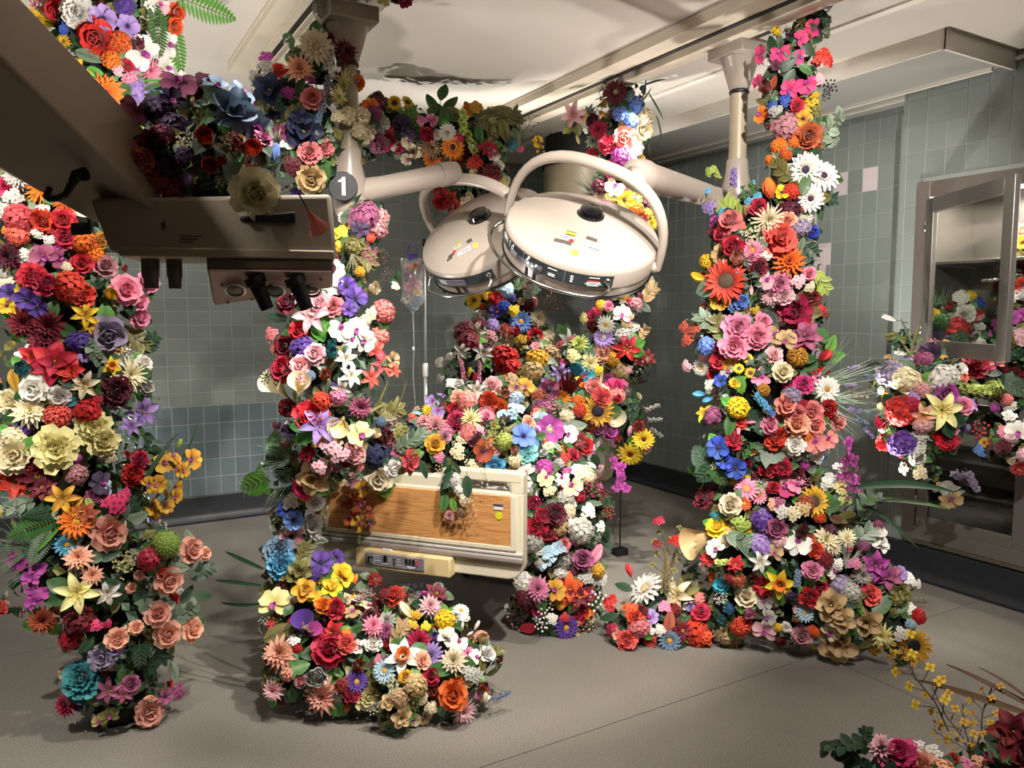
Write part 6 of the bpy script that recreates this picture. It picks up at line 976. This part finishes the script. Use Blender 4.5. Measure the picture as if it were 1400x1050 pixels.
def add_bloom(z_, ty, col, x, y, r, ang, two, centre, filler=False, pos=None, out=None):
    if pos is None:
        p, n_, ok = hit(z_, x, y)
    else: p, n_, ok = pos, out, True
    toeye = (EYE-p).normalized(); d = (p-EYE).dot(FW); rw = r*d/FPX*(1.0 if ty in DIRECTIONAL else 1.16)
    nrm = (n_*.75+toeye*(.95 if not filler else .35)+Vector((rs.uniform(-1, 1), rs.uniform(-1, 1), rs.uniform(-.6, 1)))*.28).normalized()
    p = p+n_*(rs.uniform(.0, .35)*min(rw, .05)) if ok else p
    if ty in DIRECTIONAL or (ang is not None): 
        if ang is None: ang = rs.uniform(0, 360)
        if not isinstance(ang, Vector): ang = RT*math.cos(R(ang))+UP*math.sin(R(ang)) + n_*(.35 if ty in DIRECTIONAL else 0)
    low = p.z - rw*.55
    if low < .01: p = p+Vector((0, 0, .01-low))
    if p.z > ZC-.03: p.z = ZC-.03
    root = place(ty, col, p, nrm, rw, ang, two, centre, simple=(r < 8.5))
    nm = ty if ty not in ('blossom cluster', 'baby breath', 'bud') else {'blossom cluster': 'blossom spray', 'baby breath': "misty spray", 'bud': 'flower bud'}[ty]
    sx, sy, _ = proj(p)
    placed.append(dict(o=root, z=z_, ty=ty, nm=nm, col=col, x=sx, y=sy, r=r, filler=filler, c=centre, d=d))
    return root
for z_ in ORDER:
    for ent in CAT[z_].replace('\n', ';').split(';'):
        f = ent.split()
        if not f: continue
        ang = two = cen = None
        for g_ in f[5:]:
            if g_[:2] == 't:': two = g_[2:].replace('_', ' ')
            elif g_[:2] == 'c:': cen = g_[2:].replace('_', ' ')
            else: ang = float(g_)
        px_, py_ = float(f[2]), float(f[3]); ps = ou = None
        if z_ in 'FB' and 455 < px_ < 700 and 646 < py_ < 745:   # trails hanging over the front of the footboard
            rr_ = ray(px_, py_); q0 = BO-bl_*.06; ps = EYE+rr_*((q0-EYE).dot(bl_)/rr_.dot(bl_)); ou = -bl_
        add_bloom(z_, CODE[f[0]], f[1].replace('_', ' '), px_, py_, float(f[4]), ang, two, cen, pos=ps, out=ou)
add_bloom('K', 'calla', 'salmon', 432, 303, 17, 300, None, None, pos=at(430, 302, 1.80), out=-FW)
N_NAMED = len(placed)
# small filler blooms between the larger ones, in each arrangement's own colours; also round its sides
FILL = {'A': 130, 'B': 80, 'H': 95, 'F': 170, 'M': 40, 'E': 50, 'D': 34, 'C': 190, 'I': 18, 'G': 75, 'J': 34, 'N': 18, 'K': 16, 'L': 6}
FT = ['rose', 'carnation', 'blossom cluster', 'hydrangea', 'orchid', 'daisy', 'marigold', 'anemone', 'berry sprig', 'leaf', 'ivy sprig', 'leafy sprig', 'leaf', 'carnation', 'blossom cluster', 'ranunculus', 'leaf']
for z_ in ORDER:
    cols = [e['col'] for e in placed[:N_NAMED] if e['z'] == z_ and e['ty'] not in DIRECTIONAL]
    area = [rr*rr for _, rr in SPH[z_]]; n_done = tries = 0
    while n_done < FILL[z_] and tries < FILL[z_]*30:
        tries += 1; c, rr = rs.choices(SPH[z_], area)[0]
        v = Vector((rs.gauss(0, 1), rs.gauss(0, 1), rs.gauss(0, 1))).normalized()
        if v.dot((EYE-c).normalized()) < -.35: continue
        p = c+v*rr*.92
        if p.z < .05 or p.z > ZC-.05: continue
        if any((p-c2).length < r2*.86 for c2, r2 in SPH[z_] if c2 is not c): continue
        x, y, d = proj(p); r = rs.uniform(6, 10.5)*(3.4/d)**.6
        if v.dot((EYE-c).normalized()) > .1:
            if any(e['z'] == z_ and (e['x']-x)**2+(e['y']-y)**2 < (e['r']*.52+r*.45)**2 for e in placed): continue
        ty = rs.choice(FT); col = rs.choice(GREENS) if ty in DIRECTIONAL else rs.choice(cols)
        add_bloom(z_, ty, col, x, y, r*(1.4 if ty in DIRECTIONAL else 1), rs.uniform(0, 360) if ty in DIRECTIONAL else None, None, None, True, p, v); n_done += 1
# ---- green backing of each arrangement: leaf mass over a dark support core that closes the view through
lb = [petalmat('dark green'), petalmat('green'), petalmat('olive'), petalmat('grey green')]; core_m = mat('dark_core', '#141a10', .95, noise_amt=.5, noise_scale=30)
stem_m = petalmat('dark green')
for z_ in ORDER:
    m = M(); rg = random.Random(ord(z_)); k_ = M(); lo = Vector((9, 9, 9))
    for c, rr in SPH[z_]:
        n_ = int(26+1500*rr*rr)
        for i in range(n_):
            v = Vector((rg.gauss(0, 1), rg.gauss(0, 1), rg.gauss(0, 1))).normalized(); p = c+v*rr*rg.uniform(.66, .93)
            if p.z < .02 or p.z > ZC-.02: continue
            L_ = rg.uniform(.035, .075); t_ = v.orthogonal(); t_.rotate(Matrix.Rotation(rg.random()*TAU, 3, v)); t_ = (t_+v*.45+Vector((0, 0, -.15))).normalized(); s_ = t_.cross(v).normalized()*L_*.34
            a_, b_, e_ = p, p+t_*L_*.5, p+t_*L_
            if e_.z < .012: continue
            o = len(m.v); m.v += [tuple(a_), tuple(b_-s_+v*.006), tuple(b_), tuple(b_+s_+v*.006), tuple(e_-v*.008)]; m.t += [.2, .9, .3, .9, .7]; mi = rg.randrange(4)
            m.f += [(o, o+2, o+1), (o, o+3, o+2), (o+1, o+2, o+4), (o+2, o+3, o+4)]; m.m += [mi]*4
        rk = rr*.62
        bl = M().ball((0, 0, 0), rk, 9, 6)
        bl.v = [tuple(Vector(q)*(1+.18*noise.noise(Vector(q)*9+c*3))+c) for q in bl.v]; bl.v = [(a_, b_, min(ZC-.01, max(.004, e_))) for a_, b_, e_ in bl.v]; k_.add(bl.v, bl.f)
    zn = ZONES[z_][0]
    root = empty('flower_arrangement', (0, 0, 0), 'leafy backing that fills the gaps in '+zn, 'foliage'); base = SPH[z_][-1][0]; root.location = (base.x, base.y, 0 if z_ in 'ABHCIG' else base.z)
    o1 = m.obj('leaves', lb, root, smooth=False); o1.location = -root.location; o1['kind'] = 'stuff'; k_.v
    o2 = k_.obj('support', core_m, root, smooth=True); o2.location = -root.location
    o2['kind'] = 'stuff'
# stand under the bottom-right bunch
bp_ = SPH['L'][2][0]; vs_ = empty('pedestal', (bp_.x, bp_.y, 0), 'dark pedestal below the bottom right corner bunch, just out of view', 'pedestal')
M().lathe([(.001, 0), (.22, 0), (.22, .03), (.05, .06), (.05, bp_.z-.16), (.14, bp_.z-.12), (.14, bp_.z-.10), (.001, bp_.z-.10)], 20).obj('column', dark_m, vs_, smooth=True, angle=30)

# blossoms inside the drip bag
for q, (dx, dz, c_) in enumerate(((-.03, .30, 'peach'), (.02, .31, 'orange'), (.0, .25, 'crimson'), (.035, .26, 'silver'), (-.035, .24, 'purple'), (.01, .20, 'hot pink'), (-.03, .18, 'pink'), (.035, .19, 'light pink'), (-.01, .14, 'dusty pink'), (.03, .14, 'yellow'), (-.035, .10, 'white'), (.04, .10, 'sky blue'), (0, .09, 'cream'), (.01, .055, 'icy blue'))):
    p = bag.location+RT*dx+Vector((0, 0, dz)); o = place('carnation' if q % 2 else 'orchid', c_, p, (EYE-p).normalized(), .032, simple=True)
    o['label'] = c_+(' carnation' if q % 2 else ' orchid')+' sealed inside the clear drip bag, '+('upper' if dz > .24 else 'middle' if dz > .13 else 'lower')+' part'; o['category'] = 'flower'; o['group'] = 'blossoms in the drip bag'

# ---------------------------------------------------------------- labels: each bloom told apart by look, place and neighbours
ZW = {k: v[0] for k, v in ZONES.items()}
zr = {}
for k in ZONES:
    ys = [e['y'] for e in placed if e['z'] == k]; zr[k] = (min(ys), max(ys))
def desc(e):
    s = e['col']+' '+e['nm']
    if e['c'] in ('dark purple', 'black', 'brown') and e['ty'] in ('gerbera', 'sunflower', 'anemone'): s = e['col']+' dark-eyed '+e['nm']
    return s
def rel(e, f):
    dx, dy = e['x']-f['x'], e['y']-f['y']
    if abs(dx) > abs(dy)*1.6: return 'right of' if dx > 0 else 'left of'
    if abs(dy) > abs(dx)*1.6: return 'below' if dy > 0 else 'above'
    return ('lower' if dy > 0 else 'upper')+(' right of' if dx > 0 else ' left of')
used = {}
def hgt(e):
    a_, b_ = zr[e['z']]; f = (e['y']-a_)/max(1, b_-a_)
    return 'top of' if f < .2 else 'upper part of' if f < .42 else 'middle of' if f < .62 else 'lower part of' if f < .82 else 'foot of'
dcount = {}
for e in placed: dcount[(e['z'], desc(e))] = dcount.get((e['z'], desc(e)), 0)+1
for e in sorted(placed, key=lambda e: (e['filler'], -e['r'])):
    cand = sorted((f for f in placed if f is not e and f['z'] == e['z'] and not f['filler'] and desc(f) != desc(e) and f['r'] >= min(e['r']*.7, 12)), key=lambda f: math.hypot(f['x']-e['x'], f['y']-e['y'])/(f['r']+14)*(1+.35*(dcount[(f['z'], desc(f))]-1)))[:7]
    sz = 'small ' if e['filler'] or e['r'] < 8 else ('large ' if e['r'] > 19 else '')
    zn = ZW[e['z']]; opts = []
    if dcount[(e['z'], desc(e))] == 1 and not e['filler']: opts.append(f"{sz}{desc(e)} in the {hgt(e)} {zn}")
    opts += [f"{sz}{desc(e)} {rel(e, f)} the {desc(f)}, {zn}" for f in cand[:4]]
    opts += [f"{desc(e)} {rel(e, f)} the {desc(f)}, {hgt(e)} {zn}" for f in cand]
    opts += [f"{desc(e)} between the {desc(f)} and the {desc(g2_)}, {zn}" for f in cand for g2_ in cand if f is not g2_]
    lab = None
    for s in opts:
        s = s.replace(', the', ', in the' if len(s.split()) < 16 else ', the').replace('in the top of', 'at the top of').replace('in the foot of', 'at the foot of')
        if s not in used and len(s.split()) <= 16: lab = s; break
    if lab is None: lab = f"small {desc(e)} tucked into {zn}"
    used[lab] = used.get(lab, 0)+1
    o = e['o']; o['label'] = lab
    o['category'] = CATEG.get(e['ty'], 'flower')
    o['group'] = ('leaves and sprigs of ' if e['ty'] in CATEG else 'blooms of ')+zn
print('blooms', len(placed), 'named', N_NAMED, 'parts', NPARTS['n'], 'dup labels', sum(1 for v in used.values() if v > 1))
